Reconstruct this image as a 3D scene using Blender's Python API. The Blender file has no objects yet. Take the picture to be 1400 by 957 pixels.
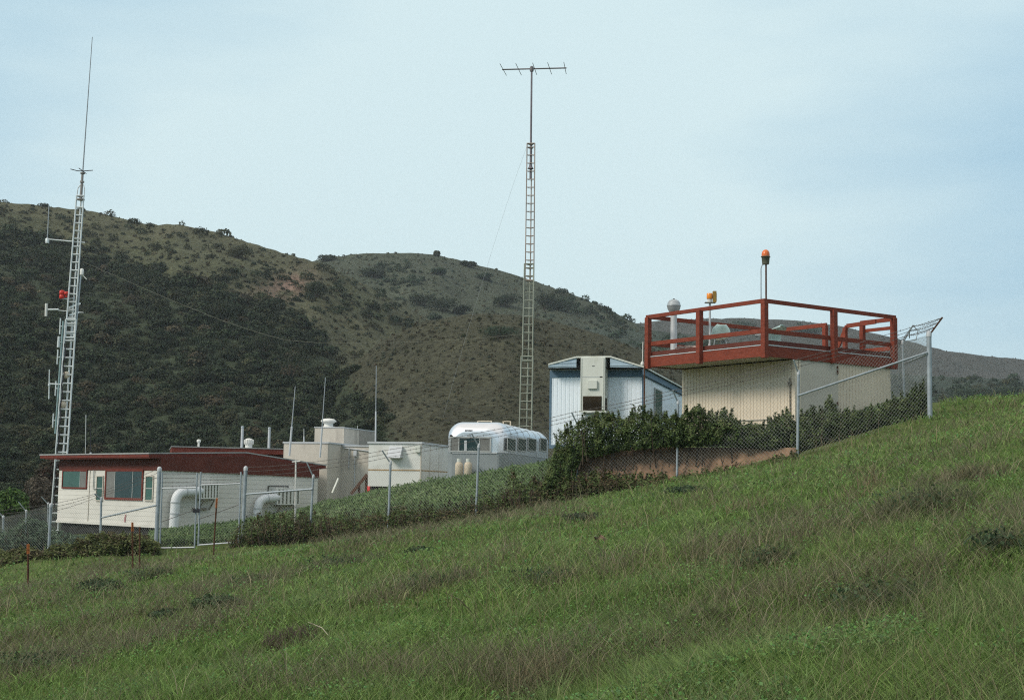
import bpy, math, random
import numpy as np
from mathutils import Vector
random.seed(7); RNG = np.random.default_rng(7)
SC = bpy.context.scene
COL = SC.collection
rad = math.radians

# ------------------------------------------------------------------ camera
FPX = 1900.0                       # focal length in pixels of the 1400 x 957 photograph
PITCH = math.atan((670 - 478.5) / FPX)
ROLL = rad(0.9)
F0 = Vector((0, math.cos(PITCH), math.sin(PITCH)))
U0 = Vector((0, -math.sin(PITCH), math.cos(PITCH)))
R0 = Vector((1, 0, 0))
UP = U0 * math.cos(ROLL) - R0 * math.sin(ROLL)
RT = R0 * math.cos(ROLL) + U0 * math.sin(ROLL)

def ray(px, py):
    d = F0 + RT * ((px - 700) / FPX) + UP * ((478.5 - py) / FPX)
    return d / d.y                 # (u, 1, w)

def P(px, py, Y):
    """Point at distance Y (m, along the ground) seen at px, py of the photograph."""
    return ray(px, py) * Y

cam = bpy.data.cameras.new('camera'); camo = bpy.data.objects.new('camera', cam); COL.objects.link(camo)
cam.sensor_width = 36; cam.lens = FPX / 1400 * 36; cam.clip_end = 5000; cam.clip_start = 0.1
from mathutils import Matrix
M = Matrix((RT, UP, -F0)).transposed().to_4x4(); camo.matrix_world = M
SC.camera = camo; SC.cycles.filter_width = 1.15; SC.cycles.use_denoising = False

# ------------------------------------------------------------------ materials
def srgb(r, g, b):
    f = lambda c: (c / 255) / 12.92 if c <= 10 else ((c / 255 + 0.055) / 1.055) ** 2.4
    return (f(r), f(g), f(b))

def mat(name, col, rough=0.7, metal=0.0, var=0.18, scale=3.0, bump=0.0, bscale=40.0, spec=0.3, stain=None, stretch=(1, 1, 1)):
    m = bpy.data.materials.new(name); m.use_nodes = True
    nt = m.node_tree; b = nt.nodes['Principled BSDF']
    b.inputs['Roughness'].default_value = rough; b.inputs['Metallic'].default_value = metal
    b.inputs['Specular IOR Level'].default_value = spec
    geo = nt.nodes.new('ShaderNodeNewGeometry')
    mp = nt.nodes.new('ShaderNodeMapping'); mp.inputs['Scale'].default_value = stretch
    nt.links.new(geo.outputs['Position'], mp.inputs['Vector'])
    n = nt.nodes.new('ShaderNodeTexNoise'); n.inputs['Scale'].default_value = scale; n.inputs['Detail'].default_value = 6
    n.inputs['Roughness'].default_value = 0.65
    nt.links.new(mp.outputs[0], n.inputs['Vector'])
    r = nt.nodes.new('ShaderNodeValToRGB')
    r.color_ramp.elements[0].position = 0.3; r.color_ramp.elements[1].position = 0.7
    lo = [c * (1 - var) for c in col]; hi = [min(1, c * (1 + var)) for c in col]
    if stain: lo = stain
    r.color_ramp.elements[0].color = (*lo, 1); r.color_ramp.elements[1].color = (*hi, 1)
    if stain:
        e = r.color_ramp.elements.new(0.42); e.color = (*[c * (1 - var * .5) for c in col], 1)
    nt.links.new(n.outputs['Fac'], r.inputs['Fac']); nt.links.new(r.outputs['Color'], b.inputs['Base Color'])
    if bump:
        n2 = nt.nodes.new('ShaderNodeTexNoise'); n2.inputs['Scale'].default_value = bscale; n2.inputs['Detail'].default_value = 4
        nt.links.new(geo.outputs['Position'], n2.inputs['Vector'])
        bp = nt.nodes.new('ShaderNodeBump'); bp.inputs['Strength'].default_value = bump; bp.inputs['Distance'].default_value = 0.02
        nt.links.new(n2.outputs['Fac'], bp.inputs['Height']); nt.links.new(bp.outputs[0], b.inputs['Normal'])
    return m

def leaf_mat(name, rough=0.75, spec=0.2, trans=0.25):
    """Colour comes from the mesh's own leaf tint (each leaf or blade differs a little)."""
    m = bpy.data.materials.new(name); m.use_nodes = True
    nt = m.node_tree; b = nt.nodes['Principled BSDF']
    a = nt.nodes.new('ShaderNodeAttribute'); a.attribute_name = 'tint'
    b.inputs['Roughness'].default_value = rough; b.inputs['Specular IOR Level'].default_value = spec
    nt.links.new(a.outputs['Color'], b.inputs['Base Color'])
    if trans:
        t = nt.nodes.new('ShaderNodeBsdfTranslucent'); nt.links.new(a.outputs['Color'], t.inputs['Color'])
        mx = nt.nodes.new('ShaderNodeMixShader'); mx.inputs[0].default_value = trans
        nt.links.new(b.outputs[0], mx.inputs[1]); nt.links.new(t.outputs[0], mx.inputs[2])
        nt.links.new(mx.outputs[0], nt.nodes['Material Output'].inputs['Surface'])
    return m

MT = dict(
    cream=mat('cream_siding', (.68, .585, .46), .8, var=.06, scale=1.2, stain=(.56, .48, .38)),
    house=mat('house_paint', (.63, .61, .565), .75, var=.05, scale=1.0, stain=(.55, .53, .485)),
    beige=mat('beige_wall', (.50, .46, .40), .85, var=.10, scale=1.3, stain=(.34, .31, .27), stretch=(1, 1, .3)),
    red=mat('red_paint', (.145, .030, .020), .7, var=.25, scale=2.5, spec=.25),
    redwood=mat('red_deck_stain', (.185, .040, .022), .75, var=.28, scale=5, spec=.25, stretch=(1, 1, 3)),
    maroon=mat('maroon_gable', (.105, .026, .017), .75, var=.2, scale=2),
    white=mat('white_panel', (.76, .83, .90), .55, var=.04, scale=1.0, stain=(.66, .71, .75), stretch=(1, 1, .35)),
    blue=mat('blue_trim', (.10, .17, .24), .6, var=.12),
    palebl=mat('pale_blue_metal', (.36, .46, .54), .5, var=.12),
    hvac=mat('hvac_enamel', (.60, .62, .57), .5, var=.05, scale=2, stain=(.50, .51, .44)),
    louvre=mat('brown_louvre', (.05, .036, .020), .8),
    dark=mat('dark_parts_and_shade', (.02, .02, .018), .9),  # near-black for skids and chassis; also paints in shade below floors and eaves
    galv=mat('galvanised_steel', (.30, .34, .37), .5, metal=.25, var=.2, scale=6),
    wire=mat('chain_link_wire', (.27, .28, .27), .6, metal=.1, var=.25, scale=2),
    barb=mat('barbed_wire', (.10, .09, .085), .7, var=.2),
    rust=mat('rusty_steel', (.10, .045, .025), .85, var=.4, scale=12),
    orange=mat('orange_paint', (.45, .13, .03), .7),
    alum=mat('polished_aluminium', (.72, .74, .77), .34, metal=.85, var=.05, scale=1.5, bump=.06, bscale=6),
    greyp=mat('grey_lower_panel', (.24, .27, .28), .6, metal=.2, var=.1, scale=2),
    glass=mat('window_glass', (.018, .042, .042), .12, var=.3, scale=.8, spec=.3),
    glassg=mat('green_tinted_glass', (.035, .095, .075), .15, var=.25, scale=.8, spec=.3),
    curtain=mat('curtain_behind_glass', (.17, .17, .16), .35, var=.15, scale=2),
    alu=mat('window_aluminium', (.42, .43, .42), .45, metal=.3),
    duct=mat('white_duct', (.66, .68, .70), .45, var=.08, scale=4),
    roof=mat('grey_roofing', (.33, .34, .34), .8, var=.15, scale=2),
    tower=mat('tower_galvanised', (.58, .62, .63), .5, metal=.2, var=.15, scale=4),
    towerb=mat('weathered_tower_steel', (.30, .25, .22), .7, var=.3, scale=1.2),
    towerg=mat('dull_green_tower_steel', (.27, .29, .24), .7, var=.25, scale=1.2),
    fibre=mat('fibreglass_whip', (.30, .33, .36), .6, var=.1),
    paint=mat('white_box_paint', (.66, .66, .63), .7, var=.06, scale=1.5, stain=(.52, .50, .46), stretch=(1, 1, .5)),
    rustline=mat('rust_streak', (.38, .25, .12), .8, var=.3, scale=8),
    redlamp=mat('red_obstruction_lamp', (.50, .03, .02), .4),
    amber=mat('amber_lens', (.75, .24, .02), .25, var=.1, spec=.5),
    amberd=mat('deep_amber_dome', (.62, .13, .02), .25, var=.15, spec=.5),
    olive=mat('olive_housing', (.11, .115, .085), .6),
    lightgrey=mat('light_grey_metal', (.46, .48, .50), .55, metal=.1, var=.08),
    bulb=mat('grey_dome_metal', (.34, .37, .39), .45, metal=.3, var=.18, scale=8),
    aqua=mat('aqua_shell', (.58, .75, .71), .4, var=.06),
    hose=mat('pink_hose', (.48, .36, .32), .6),
    tan=mat('tan_enamel', (.55, .47, .36), .6, var=.2, scale=20, stain=(.2, .14, .1)),
    earth=mat('earth_bank', (.25, .155, .098), .95, var=.5, scale=3.2, bump=.9, bscale=9),
    clod=mat('dry_clod', (.16, .10, .075), .95, var=.4, scale=14, bump=.6, bscale=30),
    wood=mat('grey_wood', (.22, .19, .15), .85, var=.25, scale=4),
    redext=mat('extinguisher_red', (.55, .03, .03), .4),
    ink=mat('dark_lettering', (.02, .02, .025), .7),
    deckwood=mat('deck_board', (.30, .25, .2), .85, var=.2, scale=4),
    leaf=leaf_mat('leaf'), blade=leaf_mat('grass_blade', trans=.38), scrub=leaf_mat('scrub_leaf', trans=.15, spec=.1),
    twig=mat('twig_bark', (.075, .055, .04), .9, var=.3, scale=6),
)

# ------------------------------------------------------------------ mesh builder, tagging
WLOC = {}                                   # world location of things and parts

def tag(o, label=None, cat=None, group=None, kind=None):
    if label: o['label'] = label
    if cat: o['category'] = cat
    if group: o['group'] = group
    if kind: o['kind'] = kind
    return o

def thing(name, label, cat, loc, group=None):
    o = bpy.data.objects.new(name, None); COL.objects.link(o)
    o.location = loc; o.empty_display_size = .3; WLOC[o.name] = Vector(loc)
    return tag(o, label, cat, group)

def link(o, parent=None):
    COL.objects.link(o)
    if parent is not None:
        o.parent = parent; WLOC[o.name] = WLOC[parent.name]
    else:
        WLOC[o.name] = Vector((0, 0, 0))
    return o

class MB:
    def __init__(s): s.v = []; s.f = []; s.m = []; s.sm = []; s.cur = 0; s.smooth = False
    def add(s, vs, fs, smooth=None):
        b = len(s.v); s.v.extend(Vector(v) for v in vs)
        for f in fs:
            s.f.append([b + i for i in f]); s.m.append(s.cur); s.sm.append(s.smooth if smooth is None else smooth)
        return s
    def hexa(s, a):                        # 8 corners: bottom ring then top ring
        return s.add(a, [(0, 3, 2, 1), (4, 5, 6, 7), (0, 1, 5, 4), (1, 2, 6, 5), (2, 3, 7, 6), (3, 0, 4, 7)])
    def box(s, fr, s0, s1, d0, d1, z0, z1):
        return s.hexa([fr.pt(s0, d0, z0), fr.pt(s1, d0, z0), fr.pt(s1, d1, z0), fr.pt(s0, d1, z0),
                       fr.pt(s0, d0, z1), fr.pt(s1, d0, z1), fr.pt(s1, d1, z1), fr.pt(s0, d1, z1)])
    def beam(s, p0, p1, w, h, up=Vector((0, 0, 1))):
        """rectangular bar from p0 to p1, w across, h along up"""
        p0, p1 = Vector(p0), Vector(p1); t = (p1 - p0).normalized(); a = t.cross(up)
        if a.length < 1e-4: a = t.cross(Vector((1, 0, 0)))
        a.normalize(); b = a.cross(t).normalized(); a *= w / 2; b *= h / 2
        return s.hexa([p0 - a - b, p0 + a - b, p0 + a + b, p0 - a + b, p1 - a - b, p1 + a - b, p1 + a + b, p1 - a + b])
    def tube(s, p0, p1, r0, r1=None, n=8, caps=True):
        return s.path([p0, p1], [r0, r0 if r1 is None else r1], n, caps)
    def path(s, pts, r, n=8, caps=True):
        pts = [Vector(p) for p in pts]; k = len(pts)
        if not isinstance(r, (list, tuple)): r = [r] * k
        t0 = (pts[1] - pts[0]).normalized()
        a = t0.cross(Vector((0, 0, 1)))
        if a.length < 1e-3: a = t0.cross(Vector((0, 1, 0)))
        a.normalize(); vs = []
        for i in range(k):
            t = (pts[min(i + 1, k - 1)] - pts[max(i - 1, 0)]).normalized()
            a = (a - t * a.dot(t)).normalized(); b = t.cross(a)
            for j in range(n):
                q = 2 * math.pi * j / n
                vs.append(pts[i] + (a * math.cos(q) + b * math.sin(q)) * r[i])
        fs = [(i * n + j, i * n + (j + 1) % n, (i + 1) * n + (j + 1) % n, (i + 1) * n + j) for i in range(k - 1) for j in range(n)]
        s.add(vs, fs, smooth=n > 4)
        if caps:
            s.add(vs[:n], [tuple(range(n))[::-1]], False); s.add(vs[-n:], [tuple(range(n))], False)
        return s
    def lathe(s, c, prof, n=20, axis=Vector((0, 0, 1))):
        c = Vector(c); axis = Vector(axis).normalized(); a = axis.cross(Vector((0, 1, 0)))
        if a.length < 1e-3: a = axis.cross(Vector((1, 0, 0)))
        a.normalize(); b = axis.cross(a); vs = []
        for (r, h) in prof:
            for j in range(n):
                q = 2 * math.pi * j / n
                vs.append(c + axis * h + (a * math.cos(q) + b * math.sin(q)) * max(r, 1e-4))
        k = len(prof)
        s.add(vs, [(i * n + j, i * n + (j + 1) % n, (i + 1) * n + (j + 1) % n, (i + 1) * n + j) for i in range(k - 1) for j in range(n)], True)
        s.add(vs[:n], [tuple(range(n))[::-1]], False); s.add(vs[-n:], [tuple(range(n))], False)
        return s
    def prism(s, pts, ext):
        pts = [Vector(p) for p in pts]; n = len(pts); e = Vector(ext)
        return s.add(pts + [p + e for p in pts], [tuple(range(n)), tuple(range(2 * n - 1, n - 1, -1))] +
                     [(i, i + n, (i + 1) % n + n, (i + 1) % n) for i in range(n)])
    def build(s, name, mats, parent=None, bevel=0.0):
        me = bpy.data.meshes.new(name)
        o = bpy.data.objects.new(name, me); link(o, parent)
        off = WLOC[o.name]
        me.from_pydata([v - off for v in s.v], [], s.f)
        for m in (mats if isinstance(mats, (list, tuple)) else [mats]): me.materials.append(m)
        me.polygons.foreach_set('material_index', s.m); me.polygons.foreach_set('use_smooth', s.sm)
        import bmesh
        bm = bmesh.new(); bm.from_mesh(me); bmesh.ops.recalc_face_normals(bm, faces=bm.faces); bm.to_mesh(me); bm.free()
        if bevel:
            md = o.modifiers.new('bevel', 'BEVEL'); md.width = bevel; md.segments = 2; md.limit_method = 'ANGLE'
        return o

class Frame:
    """A vertical wall plane: s runs along it (left to right as seen), d out of it towards the viewer, z is height."""
    def __init__(f, o, es): f.o = Vector((o[0], o[1], 0)); f.es = Vector((es[0], es[1], 0)).normalized(); f.en = Vector((f.es.y, -f.es.x, 0))
    def pt(f, s, d, z): return f.o + f.es * s + f.en * d + Vector((0, 0, z))
    def hit(f, px, py, d=0.0):
        r = ray(px, py); o = f.o + f.en * d; t = o.dot(f.en) / r.dot(f.en); p = r * t
        return (p - o).dot(f.es), p.z
    def rect(f, x0, y0, x1, y1, d=0.0):
        """s0, s1, z0, z1 of the wall rectangle seen between two corners"""
        a = f.hit(x0, (y0 + y1) / 2, d)[0]; b = f.hit(x1, (y0 + y1) / 2, d)[0]
        m = (x0 + x1) / 2
        return a, b, f.hit(m, y1, d)[1], f.hit(m, y0, d)[1]

def arr_mesh(name, V, Fq, tint=None, mats=None, parent=None, smooth=False, k=4):
    """mesh from numpy arrays; every face has k corners; tint = one colour per vertex"""
    me = bpy.data.meshes.new(name); o = bpy.data.objects.new(name, me); link(o, parent)
    V = np.asarray(V, dtype=np.float32) - np.array(WLOC[o.name], dtype=np.float32)
    Fq = np.asarray(Fq, dtype=np.int32)
    me.vertices.add(len(V)); me.vertices.foreach_set('co', V.ravel())
    me.loops.add(Fq.size); me.loops.foreach_set('vertex_index', Fq.ravel())
    me.polygons.add(len(Fq)); me.polygons.foreach_set('loop_start', np.arange(0, Fq.size, k, dtype=np.int32))
    if smooth: me.polygons.foreach_set('use_smooth', np.ones(len(Fq), dtype=bool))
    if tint is not None:
        a = me.color_attributes.new('tint', 'FLOAT_COLOR', 'POINT')
        c = np.ones((len(V), 4), dtype=np.float32); c[:, :3] = tint
        a.data.foreach_set('color', c.ravel())
    me.update(calc_edges=True)
    for m in (mats if isinstance(mats, (list, tuple)) else [mats]): me.materials.append(m)
    return o

# ------------------------------------------------------------------ noise, ground shape
def vnoise(x, y, seed=0):
    x = np.asarray(x, float); y = np.asarray(y, float)
    xi = np.floor(x).astype(np.int64); yi = np.floor(y).astype(np.int64); fx = x - xi; fy = y - yi
    fx = fx * fx * (3 - 2 * fx); fy = fy * fy * (3 - 2 * fy)
    def h(a, b):
        n = (a * 374761393 + b * 668265263 + seed * 1442695041) & 0xffffffff
        n = ((n ^ (n >> 13)) * 1274126177) & 0xffffffff
        return ((n ^ (n >> 16)) & 0xffff) / 65535.0
    return (h(xi, yi) * (1 - fx) + h(xi + 1, yi) * fx) * (1 - fy) + (h(xi, yi + 1) * (1 - fx) + h(xi + 1, yi + 1) * fx) * fy

def fbm(x, y, seed=0, o=4):
    s = 0; a = .5
    for i in range(o):
        s = s + a * vnoise(x * 2 ** i, y * 2 ** i, seed + i * 17); a *= .5
    return s / (1 - .5 ** o)

CP = [tuple(P(*q)) for q in [
    (1271, 572, 33), (1180, 598, 33), (1090, 625, 33), (925, 655, 35), (788, 683, 36.5), (651, 709, 38.5), (531, 728, 40.5), (423, 739, 43),
    (331, 744, 44), (214, 750, 44.5), (137, 748, 46), (67, 756, 47), (-30, 788, 48.5), (-200, 825, 50),
    (1300, 574, 33), (1400, 557, 33), (1340, 567, 33), (1500, 535, 33), (1300, 594, 42), (1400, 578, 42), (1500, 562, 43), (1236, 556, 40),
    (650, 657, 50), (600, 660, 49), (560, 667, 51), (500, 681, 53), (430, 700, 54), (600, 692, 43), (500, 706, 45), (690, 652, 51),
    (575, 670, 58), (480, 690, 66), (78, 735, 64), (215, 737, 57.6), (270, 732, 59), (350, 720, 60), (430, 703, 62),
    (70, 748, 68), (3, 760, 57), (33, 752, 65), (0, 740, 75), (390, 690, 72), (740, 640, 47)]]
CP += [(0, 0, -1.62), (-6, 2, -2.85), (6, 2, -.35), (0, -12, -2.0), (-12, -10, -4.4), (12, -10, .4), (-30, 0, -7), (30, 0, 4),
       (0, 12, -1.12), (-5, 14, -2.0), (5, 14, -.05), (0, 22, -.78), (5, 22, .28), (-6, 22, -1.75), (-6, 32, -1.65), (10, 24, 1.4),
       (4.25, 36.0, .36), (2.6, 36.9, .0), (5.6, 34.6, .66), (6.3, 33.8, .86), (5.5, 40.5, 1.6), (8, 39.6, 1.75), (11, 41.5, 2.2), (8, 44, 1.7), (2.5, 45, 1.0), (4, 52, .9), (1.0, 44.2, .7), (12, 48, 1.8), (-3.5, 62, .0), (0, 62, .3),
       (-40, 80, -8), (-12, 85, -4), (15, 80, -3), (40, 70, -2), (35, 50, 1), (25, 60, -.5), (-45, 45, -8), (0, 90, -5), (40, 90, -6), (-60, 90, -12)]
CP = np.array(CP)
def _tps(r2): return np.where(r2 > 0, .5 * r2 * np.log(np.maximum(r2, 1e-12)), 0)
def _fit():
    n = len(CP); X = CP[:, :2]; d2 = ((X[:, None] - X[None]) ** 2).sum(-1)
    A = np.zeros((n + 3, n + 3)); A[:n, :n] = _tps(d2) + np.eye(n) * .02
    A[:n, n] = 1; A[:n, n + 1:] = X; A[n, :n] = 1; A[n + 1:, :n] = X.T
    return np.linalg.solve(A, np.concatenate([CP[:, 2], [0, 0, 0]]))
_W = _fit()
def _g_raw(x, y):
    sh = np.shape(x); X = np.stack([np.ravel(x), np.ravel(y)], 1); out = np.empty(len(X)); n = len(CP)
    for i in range(0, len(X), 20000):
        q = X[i:i + 20000]; d2 = ((q[:, None] - CP[None, :, :2]) ** 2).sum(-1)
        out[i:i + 20000] = _tps(d2) @ _W[:n] + _W[n] + q @ _W[n + 1:]
    return out.reshape(sh)
GX = np.arange(-60, 60.01, .3); GY = np.arange(-20, 95.01, .3)
_xx, _yy = np.meshgrid(GX, GY)
GZ = _g_raw(_xx, _yy)
_mead = 1 / (1 + np.exp((_yy - 33 + .25 * _xx) / 1.5))          # 1 on the open meadow this side of the fence
GZ += _mead * np.clip((33 - .25 * _xx - _yy) / 8, .15, 1) * ((fbm(_xx * .7, _yy * .7, 3) - .5) * .22 + (fbm(_xx * .12 + _yy * .1, _yy * .55 - _xx * .12, 9) - .5) * .35)
GZ += (1 - _mead) * (fbm(_xx * .8, _yy * .8, 5) - .5) * .12
GZ = np.clip(GZ, -14, 8)
def gz(x, y):
    x = np.clip(np.asarray(x, float), GX[0], GX[-1] - .31); y = np.clip(np.asarray(y, float), GY[0], GY[-1] - .31)
    fx = (x - GX[0]) / .3; fy = (y - GY[0]) / .3; i = fx.astype(int); j = fy.astype(int); fx -= i; fy -= j
    return (GZ[j, i] * (1 - fx) + GZ[j, i + 1] * fx) * (1 - fy) + (GZ[j + 1, i] * (1 - fx) + GZ[j + 1, i + 1] * fx) * fy
def g1(p): return float(gz(p[0], p[1]))
def proj(x, y, z):
    v = np.stack([x, y, z], -1); f = v @ np.array(F0)
    return 700 + FPX * (v @ np.array(RT)) / f, 478.5 - FPX * (v @ np.array(UP)) / f
def ground_hit(px, py, y0=5.0, y1=60.0):
    r = ray(px, py); Y = np.linspace(y0, y1, 600); d = gz(r.x * Y, Y) - r.z * Y
    k = int(np.argmax(d > 0)); k = k if d[k] > 0 else len(Y) - 1
    return Vector((r.x * Y[k], Y[k], float(gz(r.x * Y[k], Y[k]))))
# ------------------------------------------------------------------ sky and sun
w = bpy.data.worlds.new('World'); SC.world = w; w.use_nodes = True
nt = w.node_tree; bg = nt.nodes['Background']
SUN_TO = Vector((-.78, -.42, .66)).normalized()
sky = nt.nodes.new('ShaderNodeTexSky'); sky.sky_type = 'NISHITA'; sky.sun_disc = False
sky.sun_elevation = math.asin(SUN_TO.z); sky.sun_rotation = math.atan2(SUN_TO.x, SUN_TO.y) % (2 * math.pi)
sky.air_density = 1.0; sky.dust_density = 2.0
tc = nt.nodes.new('ShaderNodeTexCoord')
mp = nt.nodes.new('ShaderNodeMapping'); mp.inputs['Scale'].default_value = (1.6, 1.6, 6.0); mp.inputs['Rotation'].default_value = (0, rad(12), 0)
nt.links.new(tc.outputs['Generated'], mp.inputs['Vector'])
nz = nt.nodes.new('ShaderNodeTexNoise'); nz.inputs['Scale'].default_value = 1.5; nz.inputs['Detail'].default_value = 7; nz.inputs['Roughness'].default_value = .5
nt.links.new(mp.outputs[0], nz.inputs['Vector'])
# a thinner, brighter part of the overcast
d0 = ray(640, 330).normalized()
dv = nt.nodes.new('ShaderNodeVectorMath'); dv.operation = 'DISTANCE'; dv.inputs[1].default_value = d0
nt.links.new(tc.outputs['Generated'], dv.inputs[0])
mr = nt.nodes.new('ShaderNodeMapRange'); mr.inputs['From Min'].default_value = .06; mr.inputs['From Max'].default_value = .42
mr.inputs['To Min'].default_value = .46; mr.inputs['To Max'].default_value = .0; mr.interpolation_type = 'SMOOTHSTEP'
nt.links.new(dv.outputs['Value'], mr.inputs['Value'])
ad = nt.nodes.new('ShaderNodeMath'); ad.operation = 'MULTIPLY_ADD'; ad.inputs[1].default_value = 1.25; 
nt.links.new(nz.outputs['Fac'], ad.inputs[0]); nt.links.new(mr.outputs[0], ad.inputs[2])
rp = nt.nodes.new('ShaderNodeValToRGB')
rp.color_ramp.elements[0].position = .42; rp.color_ramp.elements[0].color = (*srgb(171, 209, 230), 1)
rp.color_ramp.elements[1].position = 1.12 if False else 1.0; rp.color_ramp.elements[1].color = (*srgb(221, 243, 247), 1)
nt.links.new(ad.outputs[0], rp.inputs['Fac'])
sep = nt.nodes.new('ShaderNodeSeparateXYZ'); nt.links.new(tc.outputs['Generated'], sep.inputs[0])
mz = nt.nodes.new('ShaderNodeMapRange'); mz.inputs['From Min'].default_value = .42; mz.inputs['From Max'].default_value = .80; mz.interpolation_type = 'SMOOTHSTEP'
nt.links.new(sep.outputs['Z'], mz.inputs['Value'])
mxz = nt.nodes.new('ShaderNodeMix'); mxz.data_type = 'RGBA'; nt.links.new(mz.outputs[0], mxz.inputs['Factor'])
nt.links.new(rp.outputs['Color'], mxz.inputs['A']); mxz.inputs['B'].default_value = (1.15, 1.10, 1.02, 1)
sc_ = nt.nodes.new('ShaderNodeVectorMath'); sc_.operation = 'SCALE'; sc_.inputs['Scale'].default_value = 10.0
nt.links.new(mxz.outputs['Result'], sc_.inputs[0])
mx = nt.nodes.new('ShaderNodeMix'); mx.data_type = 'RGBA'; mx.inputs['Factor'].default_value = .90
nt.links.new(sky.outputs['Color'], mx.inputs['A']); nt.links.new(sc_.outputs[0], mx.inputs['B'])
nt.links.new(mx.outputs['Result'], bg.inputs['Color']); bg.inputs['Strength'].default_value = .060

sl = bpy.data.lights.new('sun', 'SUN'); sl.energy = 1.5; sl.angle = rad(16); sl.color = (1.0, .92, .80)
so = bpy.data.objects.new('sun', sl); COL.objects.link(so); so.rotation_euler = (-SUN_TO).to_track_quat('-Z', 'Y').to_euler(); so.location = (-30, -20, 40)
SC.view_settings.view_transform = 'Standard'; SC.view_settings.look = 'None'; SC.view_settings.exposure = .76; SC.view_settings.gamma = 1
SC.cycles.max_bounces = 6; SC.cycles.diffuse_bounces = 3; SC.cycles.glossy_bounces = 3; SC.cycles.transmission_bounces = 3

# ------------------------------------------------------------------ ground sheet
def land_mat(name, bump=.6):
    m = leaf_mat(name, rough=.95, spec=.1, trans=0)
    nt = m.node_tree; b = nt.nodes['Principled BSDF']; a = nt.nodes['Attribute']
    geo = nt.nodes.new('ShaderNodeNewGeometry'); n = nt.nodes.new('ShaderNodeTexNoise'); n.inputs['Scale'].default_value = 1.3; n.inputs['Detail'].default_value = 8
    nt.links.new(geo.outputs['Position'], n.inputs['Vector'])
    mr = nt.nodes.new('ShaderNodeMapRange'); mr.inputs['From Min'].default_value = .3; mr.inputs['From Max'].default_value = .7
    mr.inputs['To Min'].default_value = .55; mr.inputs['To Max'].default_value = 1.45
    nt.links.new(n.outputs['Fac'], mr.inputs['Value'])
    v = nt.nodes.new('ShaderNodeVectorMath'); v.operation = 'SCALE'; nt.links.new(a.outputs['Color'], v.inputs[0]); nt.links.new(mr.outputs[0], v.inputs['Scale'])
    nt.links.new(v.outputs[0], b.inputs['Base Color'])
    bp = nt.nodes.new('ShaderNodeBump'); bp.inputs['Strength'].default_value = bump; bp.inputs['Distance'].default_value = .3
    nt.links.new(n.outputs['Fac'], bp.inputs['Height']); nt.links.new(bp.outputs[0], b.inputs['Normal'])
    return m
MT['land'] = land_mat('turf'); MT['hill'] = land_mat('hill_soil_and_grass')

def stretch(a, b, c, far, n1, n2):
    t = np.linspace(0, 1, n2 + 1)[1:] ** 2.5
    return np.concatenate([(a - (far) * t)[::-1], np.linspace(a, b, n1), b + far * t])
gx = stretch(-34, 34, 0, 700, 260, 26); gy = np.concatenate([(-14 - 500 * (np.linspace(0, 1, 14)[1:] ** 2.5))[::-1], np.linspace(-14, 88, 380), 88 + 800 * (np.linspace(0, 1, 14)[1:] ** 2.5)])
XX, YY = np.meshgrid(gx, gy); ZZ = gz(XX, YY)
far = np.clip((np.maximum(np.abs(XX) - 40, np.maximum(YY - 80, -YY - 14)) / 120), 0, 1)
ZZ = ZZ * (1 - far) + np.where(YY > 0, -16, np.clip(ZZ, -8, 3)) * far
nx, ny = len(gx), len(gy); idx = np.arange(nx * ny).reshape(ny, nx)
quads = np.stack([idx[:-1, :-1], idx[:-1, 1:], idx[1:, 1:], idx[1:, :-1]], -1).reshape(-1, 4)
t1 = fbm(XX * .5, YY * .5, 21)[..., None]
tint = np.array([.060, .078, .026]) * (1 - t1) + np.array([.075, .10, .03]) * t1
arr = arr_mesh('ground', np.stack([XX, YY, ZZ], -1).reshape(-1, 3), quads, tint.reshape(-1, 3), MT['land'], smooth=True)
tag(arr, kind='structure')

# ------------------------------------------------------------------ hills
def ridge(pts, Yr):
    us, es = [], []
    for px, py in pts:
        r = ray(px, py); us.append(r.x); es.append(r.z)
    return np.array(us), np.array(es), Yr
LAYERS = [  # ridge line, ridge distance, foot distance, foot height, noise, seed
    (ridge([(-700, 250), (-350, 250), (-120, 262), (0, 275), (60, 281), (130, 289), (185, 303), (215, 306), (245, 305), (300, 317), (345, 332), (395, 347), (440, 359), (500, 388), (560, 420), (620, 455), (700, 520), (800, 620), (900, 700)], 285), 80, -13, 3.2, 1),
    (ridge([(300, 760), (380, 650), (430, 570), (470, 508), (520, 466), (580, 438), (640, 429), (700, 429), (760, 440), (820, 457), (870, 476), (930, 506), (1000, 545), (1100, 610), (1200, 680)], 185), 88, -7, 2.2, 2),
    (ridge([(250, 420), (380, 372), (440, 353), (490, 346), (560, 345), (600, 349), (660, 363), (720, 380), (780, 400), (830, 420), (865, 438), (900, 455), (960, 480), (1050, 520), (1200, 600)], 430), 200, 0, 3.0, 3),
    (ridge([(700, 480), (760, 470), (820, 452), (870, 441), (910, 438), (960, 435), (1010, 434), (1060, 436), (1110, 440), (1150, 445), (1200, 456), (1240, 466), (1290, 478), (1340, 485), (1400, 491), (1500, 498), (1700, 505), (2300, 520)], 700), 380, 0, 3.0, 4),
    (ridge([(640, 520), (720, 462), (780, 450), (850, 449), (900, 452), (960, 460), (1040, 478), (1100, 496), (1180, 510), (1270, 514), (1340, 517), (1400, 520), (1500, 530), (1700, 560), (2300, 600)], 360), 150, -4, 2.6, 5),
]
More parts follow.
